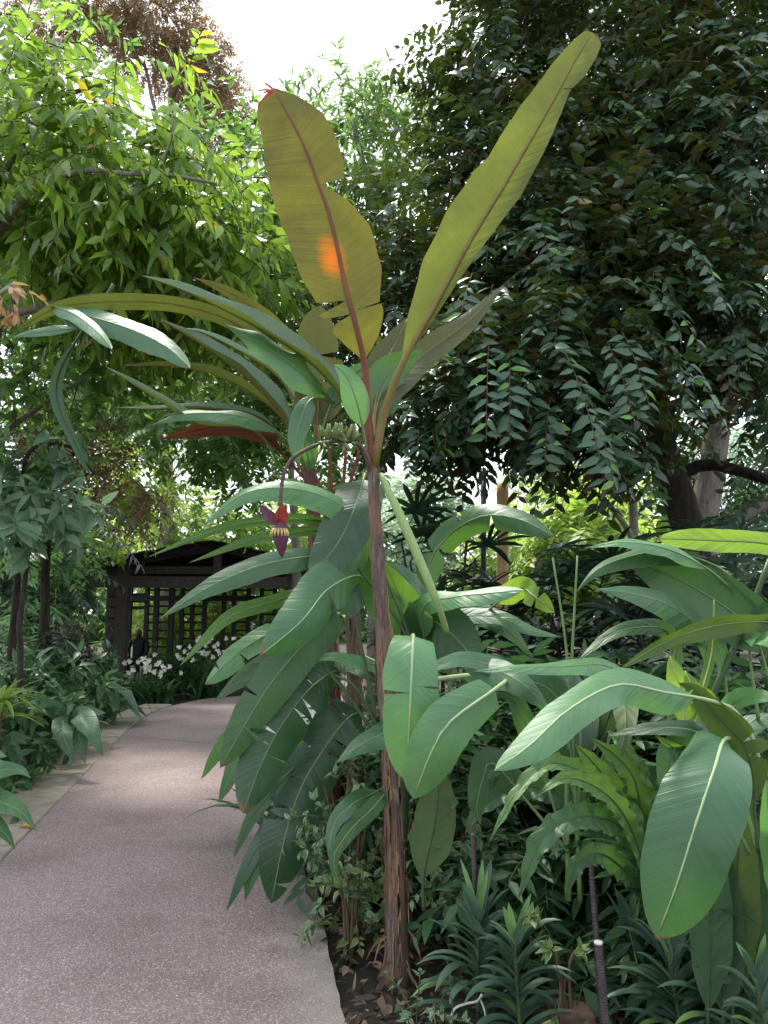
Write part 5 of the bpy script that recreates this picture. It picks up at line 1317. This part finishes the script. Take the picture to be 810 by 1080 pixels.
lily(196, 15.2, 'sparse white flowers in front of the pavilion, right of the lily clumps', 3, .9, 60, 8)
lily(226, 15.6, 'cream flowered plant at the far end of the path', 4, 1.0, 50, 26)
lily(330, 5.6, 'white blossoms seen through the hanging dark leaves', 5, .95, 40, 46, fw=.25)
bush('understory_shrub', 178, 15.4, .6, .5, .5, 90, M['under'], 'dark low shrub between lilies at the pavilion', 'shrub', 'dark shrubs at the pavilion', seed=41, **uk)
bush('understory_shrub', 212, 15.9, .7, .5, .5, 80, M['under'], 'dark low shrub at the far bend of the path', 'shrub', 'dark shrubs at the pavilion', seed=42, **uk)
bush('understory_shrub', 300, 16.5, 1.3, 1.1, .6, 160, M['ground'], 'light green bush behind the hanging leaves at the bend', 'shrub', 'dark shrubs at the pavilion', seed=43, **uk)

# feathery ginger-like plant, staghorn ball on a thin dark trunk
M['ginger'] = foliage_mat('ginger_leaf', [(0, (0.08, 0.18, 0.07)), (1, (0.18, 0.33, 0.14))], (0.25, 0.46, 0.11), .3, .4)
gk = dict(Lr=(.4, .75), nleaf=14, lr=(.28, .42), wr=(.13, .18), droop=.9, spread=.8, hang=.3, down=-.4, shell=.1, bend=.3, outw=.6)
bush('ginger_plant', 42, 12.8, 2.2, .4, .6, 46, M['ginger'], 'light green ginger with long narrow leaves between thin trunk and pavilion', 'plant', 'ginger plants', zc=1.2, seed=51, **gk)
bush('ginger_plant', 2, 11.0, 1.9, .6, .6, 30, M['ginger'], 'ginger with narrow leaves left of the thin dark trunk', 'plant', 'ginger plants', zc=1.0, seed=52, **gk)
Yt = 9.6
tt = thing('thin_tree', gxy(45, Yt), 'thin dark trunk with a dark shaggy fern ball at its foot', 'tree'); mb = MB()
limb(mb, [gxy(44, Yt), P(45, 690, Yt), P(47, 640, Yt), P(49, 590, Yt), P(50, 560, Yt)], .085, .045, 16, 9, .5); mb.build('trunk', M['bark_dark'], tt)
M['shag'] = foliage_mat('shaggy_leaf', [(0, (0.015, 0.016, 0.012)), (1, (0.07, 0.075, 0.05))], (0.06, 0.07, 0.03), .1, .8)
leafy(tt, M['shag'], None, [(tuple(P(70, 682, Yt - .15)), (.26, .22, .26), 240)], 61, Lr=(.08, .16), nleaf=6, lr=(.06, .12), wr=(.2, .35), name='fern_ball', whorl=True)
leafy(tt, M['ground'], M['twig'], [(tuple(P(52, 575, Yt)), (.5, .5, .35), 60)], 62, Lr=(.3, .5), nleaf=10, lr=(.12, .18), wr=(.3, .4), name='crown')
bush('broad_leaf_shrub', 12, 9.6, 1.35, .6, .5, 90, M['under'], 'dark fine leaved shrub at left edge behind the spiky rosette', 'shrub', 'broad leaved shrubs along the kerb', seed=27, **{**pk, 'lr': (.1, .16)})

# ================================================================== trees
def foliage_two(name, stops, under_stops, trans, tf, rough, rib=None, spec=.5):
    """upper and under side of the leaves differ (brown felted underside)"""
    m, nt = newmat(name)
    geo = N(nt, 'ShaderNodeNewGeometry')
    a = ramp(nt, geo.outputs['Random Per Island'], stops); b = ramp(nt, geo.outputs['Random Per Island'], under_stops)
    col = mixc(nt, geo.outputs['Backfacing'], a, b)
    uv = N(nt, 'ShaderNodeUVMap'); sep = N(nt, 'ShaderNodeSeparateXYZ'); L(nt, uv.outputs[0], sep.inputs[0])
    if rib:
        mr = N(nt, 'ShaderNodeMapRange', clamp=True); L(nt, math_(nt, 'ABSOLUTE', sep.outputs[0]), mr.inputs[0])
        mr.inputs[1].default_value = 0.10; mr.inputs[2].default_value = 0.03
        col = mixc(nt, math_(nt, 'MULTIPLY', mr.outputs[0], 0.7), col, rib)
    tc = N(nt, 'ShaderNodeRGB'); tc.outputs[0].default_value = rgb(trans)
    leaf_out(nt, col, tc.outputs[0], tf, rough, None, spec)
    return m

def blob(px, py, Y, rx, ry, rd, n):
    return (tuple(P(px, py, Y)), (rx * Y / F, rd, ry * Y / F), n)

def tree(name, base, label, cat, trunk_mat, limbs, crown_mat, blobs, seed, group=None, twigmat='twig', **kw):
    t = thing(name, base, label, cat, group)
    tm = MB()
    for pts, r0_, r1_ in limbs: limb(tm, pts, r0_, r1_, 20, 10, .25, .03)
    tm.build('trunk', M[trunk_mat], t)
    if blobs: leafy(t, crown_mat, M[twigmat] if twigmat else None, blobs, seed, **kw)
    return t

# the big dark tree on the right
YT = 8.6
M['starapple'] = foliage_two('dark_glossy_leaf', [(0, (0.018, 0.055, 0.025)), (.6, (0.036, 0.092, 0.044)), (.94, (0.06, 0.13, 0.065)), (.98, (0.09, 0.22, 0.04)), (1, (0.10, 0.24, 0.04))],
                             [(0, (0.022, 0.05, 0.022)), (.72, (0.04, 0.065, 0.025)), (.82, (0.09, 0.06, 0.02)), (1, (0.17, 0.09, 0.03))], (0.09, 0.15, 0.015), .24, .26, rib=(0.06, 0.10, 0.05))
t = tree('dark_tree', gxy(742, YT), 'big dark tree on the right with drooping glossy foliage and leaning black trunk', 'tree', 'bark_dark',
     [([gxy(744, YT), P(735, 600, YT), P(722, 545, YT), P(703, 490, YT), P(690, 430, YT), P(680, 330, YT), P(660, 180, YT)], .24, .10),
      ([P(712, 515, YT), P(690, 492, YT - .1), P(660, 490, YT - .3), P(630, 486, YT - .6), P(580, 440, YT - 1)], .07, .03),
      ([P(712, 505, YT), P(745, 490, YT - .2), P(790, 500, YT - .5), P(850, 520, YT - .8)], .075, .05),
      ([P(690, 420, YT), P(720, 300, YT - .4), P(790, 160, YT - .8), P(850, 60, YT - 1)], .10, .05),
      ([P(688, 400, YT), P(620, 300, YT - .5), P(540, 220, YT - .8), P(470, 130, YT - .8)], .10, .03),
      ([P(685, 380, YT), P(660, 250, YT + .8), P(600, 120, YT + 1), P(560, 20, YT + 1)], .10, .04),
      ([P(690, 440, YT), P(760, 400, YT + .4), P(830, 350, YT + .6)], .08, .04),
      ([P(640, 320, YT - .4), P(560, 330, YT - .6), P(480, 350, YT - .5), P(430, 370, YT)], .05, .02)],
     M['starapple'],
     [blob(640, 100, 8.3, 190, 150, 1.4, 620), blob(520, 70, 8.0, 75, 100, 1.0, 190), blob(560, 200, 7.6, 110, 110, 1.0, 300), blob(740, 180, 7.6, 130, 170, 1.3, 520), blob(640, -60, 8, 180, 90, 1.4, 300),
      blob(630, 300, 7.2, 130, 110, 1.0, 380), blob(560, 400, 6.7, 110, 75, .7, 240), blob(470, 420, 7.0, 65, 55, .7, 110), blob(745, 330, 7.2, 100, 75, .9, 240), blob(625, 440, 6.3, 75, 55, .5, 110),
      blob(440, 250, 9.0, 60, 120, .9, 190), blob(400, 350, 9.2, 70, 80, .9, 160), blob(470, 330, 8.6, 80, 90, .9, 190), blob(810, 420, 7.4, 40, 35, .6, 50), blob(425, 455, 7.6, 30, 30, .5, 24), blob(790, 60, 8, 110, 150, 1.2, 280),
      blob(690, 250, 9.6, 150, 160, .8, 420), blob(560, 300, 9.4, 130, 150, .8, 380), blob(330, 330, 10.5, 70, 60, .8, 120)],
     101, Lr=(.4, .75), nleaf=12, lr=(.12, .20), wr=(.40, .50), droop=.45, spread=.9, hang=.25, down=.15, bend=.15, njit=.5, shell=.2, twr=(.006, .003))
# a few hanging sprays in front, catching the light
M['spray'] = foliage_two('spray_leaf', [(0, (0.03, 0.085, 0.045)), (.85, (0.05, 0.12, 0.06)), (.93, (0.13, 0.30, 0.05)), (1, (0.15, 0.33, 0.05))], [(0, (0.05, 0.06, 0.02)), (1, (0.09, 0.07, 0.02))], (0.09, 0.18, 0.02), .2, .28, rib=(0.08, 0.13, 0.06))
LV, Aa, Bb = [], [], []
rg = np.random.default_rng(77)
for (px, py, Y, dx, n_, L_) in ((538, 400, 6.0, -.1, 20, 1.0), (612, 430, 5.6, .12, 20, 1.0), (660, 360, 5.9, .55, 18, .8), (598, 330, 6.2, -.3, 16, .8), (570, 260, 6.4, .02, 9, .5), (690, 330, 6, .35, 16, .8), (500, 370, 6.5, -.3, 16, .8), (640, 470, 5.9, -.2, 14, .6), (455, 380, 6.8, -.4, 14, .7), (728, 300, 6.1, .3, 16, .7), (580, 470, 5.9, -.2, 16, .6), (690, 400, 5.9, .3, 18, .8), (520, 330, 6.3, -.25, 16, .8), (640, 390, 5.8, .1, 18, .8)):
    for _k in range(2):
        st = np.array([list(P(px + rg.normal() * 14 * _k, py - 30 + rg.normal() * 14 * _k, Y))]); d = np.array([[dx, -.45, -.75]])
        lv, (a, b) = twigs(rg, st, d, (L_ * .9, L_ * 1.1), int(n_ * .85), (.15, .21), (.36, .44), .5, 1.0, .0, False, .2)
        LV.append(lv); Aa.append(a); Bb.append(b)
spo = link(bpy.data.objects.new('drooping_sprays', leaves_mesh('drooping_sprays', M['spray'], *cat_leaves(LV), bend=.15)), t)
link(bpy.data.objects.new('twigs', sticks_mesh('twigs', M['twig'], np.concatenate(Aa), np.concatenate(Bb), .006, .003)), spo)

YT2 = 10.5
M['far_dark'] = foliage_mat('dark_leaf', [(0, (0.016, 0.045, 0.02)), (1, (0.05, 0.10, 0.04))], (0.07, 0.15, 0.02), .25, .45)
tree('grey_tree', gxy(748, YT2), 'pale grey trunked tree behind the leaning black trunk', 'tree', 'bark_grey',
     [([gxy(742, YT2), P(738, 580, YT2), P(748, 510, YT2), P(756, 440, YT2), P(740, 330, YT2), P(730, 200, YT2)], .23, .13)], M['far_dark'],
     [blob(760, 120, 10.8, 150, 170, 1, 500), blob(830, 330, 10.6, 90, 90, 1, 200), blob(640, 30, 11, 120, 110, 1, 260), blob(785, 465, 11, 55, 50, .8, 90), blob(700, 470, 11.2, 40, 50, .6, 60)], 104, Lr=(.5, .9), nleaf=14, lr=(.14, .2), wr=(.36, .44), shape='rhomb')
tree('bare_branch_tree', gxy(850, 8.0), 'grey limb rising at the right edge below the dark foliage', 'tree', 'bark_grey',
     [([gxy(690, 8.0), P(735, 572, 8.0), P(760, 560, 8.0), P(790, 540, 8.0), P(830, 520, 8.0)], .05, .06)], M['starapple'],
     [blob(800, 545, 7.8, 40, 30, .4, 30)], 105, Lr=(.3, .5), nleaf=8, lr=(.12, .16), wr=(.4, .5), down=.6)
tree('vine_tree', gxy(655, 9.5), 'thin pale curved trunk left of the leaning black trunk', 'tree', 'bark_pale',
     [([gxy(668, 9.5), P(668, 600, 9.5), P(669, 545, 9.5), P(662, 510, 9.5), P(648, 490, 9.5), P(635, 470, 9.5)], .075, .05),
      ([P(680, 610, 9.5), P(664, 560, 9.4), P(645, 535, 9.4), P(630, 520, 9.4)], .05, .03)], M['far_dark'],
     [blob(630, 430, 9.6, 60, 50, .6, 50)], 106, Lr=(.4, .6), nleaf=10, lr=(.14, .2), wr=(.36, .44), shape='rhomb')

# bright green drooping tree top left
M['soursop'] = foliage_mat('bright_drooping_leaf', [(0, (0.045, 0.10, 0.02)), (.5, (0.105, 0.19, 0.03)), (.9, (0.18, 0.28, 0.045)), (.99, (0.18, 0.30, 0.04)), (.993, (0.5, 0.42, 0.03)), (1, (0.75, 0.25, 0.01))], (0.42, 0.60, 0.04), .42, .28, rib=(0.14, 0.25, 0.08))
tl = dict(Lr=(.6, 1.0), nleaf=13, lr=(.17, .28), wr=(.30, .40), njit=.6, droop=.6, spread=.7, hang=.6, down=.1, bend=.22, shell=.3, twr=(.007, .003))
bt = tree('bright_tree', gxy(-60, 6.8), 'bright yellow green tree top left with long drooping leaves', 'tree', 'bark_grey',
     [([gxy(-70, 6.8), P(-60, 500, 6.8), P(-40, 300, 6.8), P(20, 150, 6.9), P(60, 40, 7)], .14, .04),
      ([P(-45, 320, 6.8), P(20, 215, 6.2), P(80, 182, 5.75), P(130, 183, 5.6), P(180, 186, 5.6), P(228, 194, 5.7)], .045, .012),
      ([P(165, 185, 5.6), P(172, 167, 5.6), P(182, 143, 5.6), P(181, 120, 5.6)], .014, .006),
      ([P(-40, 340, 6.8), P(60, 320, 6.6), P(140, 300, 6.6), P(220, 290, 6.8)], .05, .015),
      ([P(-30, 260, 6.8), P(40, 120, 6.4), P(110, 90, 6.2)], .05, .015)],
     M['soursop'], [blob(35, 150, 6.6, 80, 55, .7, 80), blob(115, 170, 6.4, 60, 45, .6, 75), blob(195, 225, 6.6, 45, 35, .6, 50), blob(70, 220, 6.8, 100, 60, .8, 120), blob(150, 270, 7.0, 100, 60, .8, 130), blob(240, 290, 7.6, 50, 60, .7, 70)], 111, **tl)
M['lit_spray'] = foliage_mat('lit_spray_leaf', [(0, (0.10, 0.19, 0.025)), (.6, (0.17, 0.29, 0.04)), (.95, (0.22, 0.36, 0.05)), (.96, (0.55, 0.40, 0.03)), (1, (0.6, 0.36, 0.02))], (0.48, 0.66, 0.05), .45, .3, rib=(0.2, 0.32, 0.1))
LV, Aa, Bb = [], [], []
rg = np.random.default_rng(31)
for (px, py, Y, dx, dz, n_, L_) in ((30, 60, 6.0, .8, .3, 13, .8), (70, 95, 5.8, .9, .0, 15, .9), (150, 60, 6.1, .7, -.35, 14, .8), (110, 120, 5.7, .9, -.1, 14, .8), (20, 120, 5.8, .9, .1, 14, .8), (160, 115, 5.9, .8, -.45, 15, .8),
        (60, 160, 5.7, .9, -.2, 14, .8), (130, 165, 5.6, .9, -.3, 14, .7), (200, 150, 6.0, .7, -.5, 14, .75), (200, 70, 6.3, .3, .5, 10, .4), (95, 40, 6.2, -.5, .5, 12, .5), (180, 215, 5.9, .9, -.25, 14, .7), (40, 215, 5.8, .9, -.3, 14, .8), (110, 230, 5.9, .9, -.3, 14, .8), (0, 180, 5.7, .9, -.2, 13, .8), (-20, 50, 5.9, .9, .25, 14, .8)):
    for k in range(2):
        st = np.array([list(P(px + rg.normal() * 16 * k, py + rg.normal() * 16 * k, Y + .15 * k))]); d = np.array([[dx, -.25 + rg.normal() * .2, dz]])
        lv, (a, b) = twigs(rg, st, d, (L_ * .85, L_ * 1.1), n_, (.16, .30), (.24, .34), .6, .6, .6, False, .7)
        LV.append(lv); Aa.append(a); Bb.append(b)
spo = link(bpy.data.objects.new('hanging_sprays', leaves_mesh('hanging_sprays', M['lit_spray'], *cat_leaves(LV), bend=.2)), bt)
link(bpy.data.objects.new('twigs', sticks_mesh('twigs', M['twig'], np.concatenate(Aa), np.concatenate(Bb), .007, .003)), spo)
M['mid_tree'] = foliage_mat('mid_green_leaf', [(0, (0.025, 0.07, 0.025)), (.5, (0.075, 0.16, 0.04)), (1, (0.15, 0.26, 0.05))], (0.26, 0.45, 0.04), .38, .3, rib=(0.1, 0.18, 0.07))
tree('shade_tree', gxy(-20, 8.6), 'darker green tree behind and below the bright one, slender leaves', 'tree', 'bark_grey',
     [([gxy(-22, 8.6), P(-20, 600, 8.6), P(-18, 540, 8.6), P(-15, 400, 8.6), P(30, 200, 8.8), P(60, 60, 9)], .12, .05), ([P(-4, 420, 8.6), P(100, 330, 8.5), P(200, 280, 8.6)], .05, .015), ([P(0, 460, 8.6), P(40, 430, 8.2), P(90, 400, 8.0)], .04, .015)],
     M['mid_tree'], [blob(25, 20, 9.2, 75, 60, 1, 110), blob(60, 230, 8.8, 120, 100, .9, 240), blob(180, 320, 8.6, 110, 70, .8, 200), blob(50, 370, 8.2, 90, 60, .7, 140), blob(250, 210, 9.2, 60, 110, .8, 150), blob(20, 450, 8.0, 50, 40, .5, 50), blob(290, 290, 9.6, 60, 80, .8, 120)], 112, **{**tl, 'lr': (.15, .23), 'wr': (.34, .44), 'hang': .15, 'whorl': True, 'spread': 1.0, 'Lr': (.4, .8), 'down': -.1})
M['coppery'] = foliage_mat('coppery_leaf', [(0, (0.10, 0.08, 0.05)), (.4, (0.20, 0.14, 0.085)), (.7, (0.30, 0.17, 0.07)), (.75, (0.13, 0.15, 0.08)), (1, (0.22, 0.22, 0.13))], (0.4, 0.2, 0.05), .35, .5)
Yc = 22
tree('coppery_tree', gxy(170, Yc), 'tall tree with brown orange foliage against the white sky', 'tree', 'bark_grey',
     [([gxy(176, Yc), P(177, 560, Yc), P(175, 470, Yc), P(176, 330, Yc), P(180, 150, Yc), P(185, 40, Yc)], .26, .10), ([P(178, 200, Yc), P(210, 120, Yc), P(240, 90, Yc)], .08, .03), ([P(178, 180, Yc), P(150, 60, Yc), P(130, 0, Yc)], .08, .03)],
     M['coppery'], [blob(165, 25, 22, 60, 65, 1.8, 900), blob(215, 80, 22, 38, 50, 1.4, 560), blob(60, 15, 22.5, 60, 50, 1.6, 420), blob(242, 120, 21.6, 22, 36, 1, 150), blob(110, 0, 22.4, 60, 50, 1.5, 520), blob(170, -60, 22, 45, 45, 1.4, 200), blob(225, 150, 21.5, 40, 50, 1.2, 200)], 113,
     Lr=(.5, .9), nleaf=16, lr=(.10, .17), wr=(.4, .5), shape='rhomb', hang=.3, shell=.1)
# mid tree against the sky in the centre
M['fresh'] = foliage_mat('fresh_leaf', [(0, (0.06, 0.13, 0.04)), (.6, (0.12, 0.21, 0.06)), (1, (0.20, 0.31, 0.10))], (0.32, 0.46, 0.10), .36, .4)
Ym = 12.5
tree('fresh_tree', gxy(385, Ym), 'fresh green tree between the two upright banana leaves', 'tree', 'bark_grey',
     [([gxy(395, Ym), P(395, 520, Ym), P(390, 350, Ym), P(388, 200, Ym), P(370, 120, Ym)], .14, .04), ([P(390, 240, Ym), P(420, 190, Ym), P(440, 150, Ym)], .05, .02), ([P(390, 260, Ym), P(340, 210, Ym), P(290, 170, Ym)], .05, .02)],
     M['fresh'], [blob(385, 180, 12.5, 60, 60, .9, 160), blob(370, 130, 12.5, 30, 35, .6, 50), blob(300, 200, 12.8, 45, 60, .8, 100), blob(425, 150, 12.7, 28, 34, .6, 40), blob(420, 230, 12.8, 50, 60, .8, 110), blob(350, 260, 13, 70, 60, .8, 150)], 114,
     Lr=(.6, 1.0), nleaf=14, lr=(.22, .34), wr=(.2, .27), whorl=True, hang=.2, down=-.3, shape='lance', bend=.25, spread=.9)
# pale young leaves at left edge
M['newleaf'] = foliage_mat('new_copper_leaf', [(0, (0.40, 0.22, 0.10)), (.5, (0.50, 0.33, 0.12)), (1, (0.42, 0.25, 0.22))], (0.6, 0.4, 0.12), .35, .4)
Yn = 5.0
tree('young_branch_tree', gxy(-70, Yn), 'slim tree at left edge with pinkish copper new leaves', 'tree', 'bark_pale',
     [([gxy(-80, Yn), P(-60, 500, Yn), P(-50, 380, Yn), P(-15, 320, Yn), P(12, 300, Yn)], .05, .012)], M['newleaf'],
     [blob(8, 300, 5.0, 18, 16, .12, 7)], 115, Lr=(.12, .2), nleaf=8, lr=(.11, .16), wr=(.34, .42), whorl=True, hang=.7, spread=.8, down=0)
M['paleleaf'] = foliage_mat('pale_big_leaf', [(0, (0.11, 0.20, 0.13)), (1, (0.22, 0.34, 0.22))], (0.18, 0.34, 0.1), .25, .4, rib=(0.2, 0.3, 0.16))
Yk = 8.0
tree('pale_leaf_tree', gxy(10, Yk), 'small tree with big pale grey green leaves at the left, above the shrubs', 'tree', 'bark_dark',
     [([gxy(22, Yk), P(24, 640, Yk), P(29, 590, Yk), P(38, 530, Yk)], .035, .022), ([P(-60, 600, Yk), P(-10, 540, Yk), P(22, 580, Yk)], .035, .03), ([P(20, 560, Yk), P(30, 480, Yk), P(70, 470, Yk), P(100, 500, Yk)], .03, .012)],
     M['paleleaf'], [blob(15, 520, 7.8, 50, 45, .6, 50), blob(40, 540, 8.2, 40, 30, .5, 30)], 116, Lr=(.25, .45), nleaf=7, lr=(.24, .36), wr=(.36, .46), whorl=True, hang=.3, down=-.1, bend=.25)
# tree fern with dark grey fronds
M['fernfrond'] = foliage_mat('dark_frond_leaf', [(0, (0.03, 0.045, 0.05)), (1, (0.07, 0.095, 0.095))], (0.05, 0.09, 0.05), .15, .45)
Yf = 9.0
ft = thing('tree_fern', gxy(12, Yf), 'tree fern with dark bluish fronds reaching towards the pavilion roof', 'fern')
mb = MB(); limb(mb, [gxy(12, Yf), P(20, 600, Yf), P(40, 545, Yf)], .05, .04, 10, 9, .4); mb.build('trunk', M['bark_dark'], ft)
rg = np.random.default_rng(9)
for (ex, ey, dy) in ((150, 580, -.4), (130, 548, .1), (105, 530, -.6), (20, 560, -.5), (70, 500, .4), (140, 530, .6)):
    a0 = np.array(P(40, 547, Yf)); e = np.array(P(ex, ey, Yf + dy)); d = e - a0; ln_ = float(np.linalg.norm(d))
    lv, (a, b) = twigs(rg, a0[None], (d / ln_ + np.array([0, 0, .35]))[None], (ln_ * 1.1, ln_ * 1.12), 44, (.20, .26), (.16, .2), .9, 1.0, .25, False, .05)
    fo = link(bpy.data.objects.new('frond', leaves_mesh('frond', M['fernfrond'], *lv, bend=.25)), ft)
    link(bpy.data.objects.new('stem', sticks_mesh('stem', M['twig'], a, b, .01, .005)), fo)
# mid distance thicket behind the left leaves, and behind the pavilion
mk = dict(Lr=(.5, .9), nleaf=14, lr=(.16, .24), wr=(.36, .46), shape='lance', hang=.25, shell=.15)
M['sunny'] = foliage_mat('sunny_leaf', [(0, (0.08, 0.16, 0.03)), (.6, (0.16, 0.27, 0.05)), (.9, (0.24, 0.34, 0.06)), (1, (0.40, 0.38, 0.06))], (0.5, 0.62, 0.08), .45, .45)
M['dryvine'] = foliage_mat('dry_leaf', [(0, (0.05, 0.035, 0.02)), (.6, (0.14, 0.09, 0.045)), (1, (0.22, 0.17, 0.08))], (0.25, 0.14, 0.05), .25, .7)
def tall(px, Y, top): return [([gxy(px, Y), P(px + 3, 600, Y), P(px - 3, (600 + top) / 2, Y), P(px + 4, top, Y)], .11 * Y / 12, .03)]
tree('thicket_tree', gxy(40, 13), 'small tree hung with dry brown vines left of the grey trunk', 'tree', 'bark_dark', [([gxy(40, 13), P(45, 600, 13), P(60, 520, 13), P(90, 450, 13)], .08, .03)], M['dryvine'], [blob(85, 470, 13, 50, 40, .8, 120), blob(145, 510, 13.2, 30, 40, .8, 60), blob(60, 440, 13, 40, 30, .8, 60)], 121, 'trees behind the pavilion', **{**mk, 'lr': (.10, .16), 'shape': 'rhomb'})
tree('thicket_tree', gxy(310, 16.0), 'leafy green tree behind the arching banana leaves', 'tree', 'bark_grey', tall(310, 16.0, 380), M['mid_tree'], [blob(225, 430, 12.5, 80, 60, .9, 190), blob(290, 380, 12.8, 60, 60, .8, 130), blob(130, 400, 13.5, 90, 50, .9, 150), blob(255, 495, 12.6, 70, 35, .8, 60)], 122, 'trees behind the pavilion', **mk)
tree('thicket_tree', gxy(70, 15), 'sunny yellow green tree beside the pavilion roof', 'tree', 'bark_grey', tall(70, 15, 500), M['sunny'], [blob(100, 530, 15, 60, 45, 1, 150), blob(35, 585, 14.5, 40, 45, 1, 110), blob(160, 560, 21.5, 40, 40, 1, 70), blob(150, 500, 15.2, 50, 40, .8, 80)], 123, 'trees behind the pavilion', **mk)
tree('thicket_tree', gxy(226, 24), 'light green trees edge seen above the pavilion ridge', 'tree', 'bark_grey', tall(226, 24, 520), M['sunny'], [blob(220, 560, 22.5, 70, 40, 1.2, 260), blob(190, 650, 23, 70, 50, 1, 260), blob(172, 650, 21.6, 25, 45, .4, 60), blob(290, 600, 23, 60, 70, 1, 300), blob(270, 680, 23, 70, 40, 1, 200)], 124, 'trees behind the pavilion', **{**mk, 'lr': (.22, .32), 'shape': 'rhomb'})
tree('thicket_tree', gxy(350, 16.4), 'green tree between banana stems and the pavilion', 'tree', 'bark_grey', tall(350, 16.4, 440), M['mid_tree'], [blob(330, 460, 13.5, 60, 50, .8, 70), blob(370, 420, 13.8, 50, 60, .8, 110)], 125, 'trees behind the pavilion', **mk)
tree('thicket_tree', gxy(30, 14), 'deep green tree at the far left behind pale leaves', 'tree', 'bark_dark', tall(30, 14, 460), M['far_dark'], [blob(20, 500, 14, 70, 60, 1, 180), blob(30, 600, 13.5, 70, 60, 1, 220)], 126, 'trees behind the pavilion', **mk)
# far trees
fk = dict(Lr=(.9, 1.5), nleaf=16, lr=(.26, .40), wr=(.42, .52), shape='rhomb', hang=.2, shell=.1)
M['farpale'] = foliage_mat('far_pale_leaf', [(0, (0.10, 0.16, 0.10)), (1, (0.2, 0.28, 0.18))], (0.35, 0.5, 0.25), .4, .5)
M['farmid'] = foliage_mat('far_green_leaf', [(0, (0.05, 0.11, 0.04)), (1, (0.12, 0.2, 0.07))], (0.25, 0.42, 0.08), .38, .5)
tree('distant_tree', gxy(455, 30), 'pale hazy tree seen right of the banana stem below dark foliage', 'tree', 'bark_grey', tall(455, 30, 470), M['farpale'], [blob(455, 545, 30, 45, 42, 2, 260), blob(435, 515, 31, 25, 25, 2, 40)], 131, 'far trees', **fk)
tree('distant_tree', gxy(560, 26), 'sunny yellow green bush behind the bamboo post', 'tree', 'bark_grey', tall(560, 26, 560), M['sunny'], [blob(545, 590, 26, 60, 36, 2, 300), blob(615, 560, 20, 50, 30, 1.5, 220), blob(640, 600, 20, 60, 30, 1.5, 200)], 132, 'far trees', **fk)
tree('distant_tree', gxy(660, 24), 'yellowish far tree seen left of the leaning black trunk', 'tree', 'bark_grey', tall(660, 24, 520), M['sunny'], [blob(665, 545, 24, 50, 40, 1.5, 230), blob(600, 500, 28, 60, 30, 1.5, 140)], 133, 'far trees', **fk)
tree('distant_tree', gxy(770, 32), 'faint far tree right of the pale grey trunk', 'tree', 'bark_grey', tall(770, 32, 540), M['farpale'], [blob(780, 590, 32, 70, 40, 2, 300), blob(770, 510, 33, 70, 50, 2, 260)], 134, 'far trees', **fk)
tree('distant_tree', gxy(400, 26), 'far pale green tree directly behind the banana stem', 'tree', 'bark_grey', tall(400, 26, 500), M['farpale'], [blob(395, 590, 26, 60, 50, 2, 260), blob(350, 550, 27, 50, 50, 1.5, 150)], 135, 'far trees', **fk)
tree('distant_tree', gxy(-40, 30), 'far tree behind the pavilion at the left', 'tree', 'bark_grey', tall(-40, 30, 430), M['farmid'], [blob(60, 560, 30, 120, 70, 2, 420), blob(120, 420, 30, 130, 60, 2, 420), blob(250, 430, 30, 90, 60, 2, 300), blob(60, 300, 30, 110, 90, 2, 500), blob(230, 320, 31, 80, 80, 2, 360)], 136, 'far trees', **fk)
# far wood closing the view all round (one mass)
wl = []
rgw = np.random.default_rng(5)
for k in range(46):
    a = math.radians(-75 + 150 * k / 45); R = 48 + rgw.uniform(-4, 6); h = rgw.uniform(2.5, 6)
    if -3 < math.degrees(a) < 30: h *= .55
    wl.append(((math.sin(a) * R, math.cos(a) * R, h * .45), (4.5, 3, h), 110))
tag(leafy(None, M['farmid'], None, wl, 140, name='far_wood', **{**fk, 'lr': (.6, .9)}), kind='stuff')
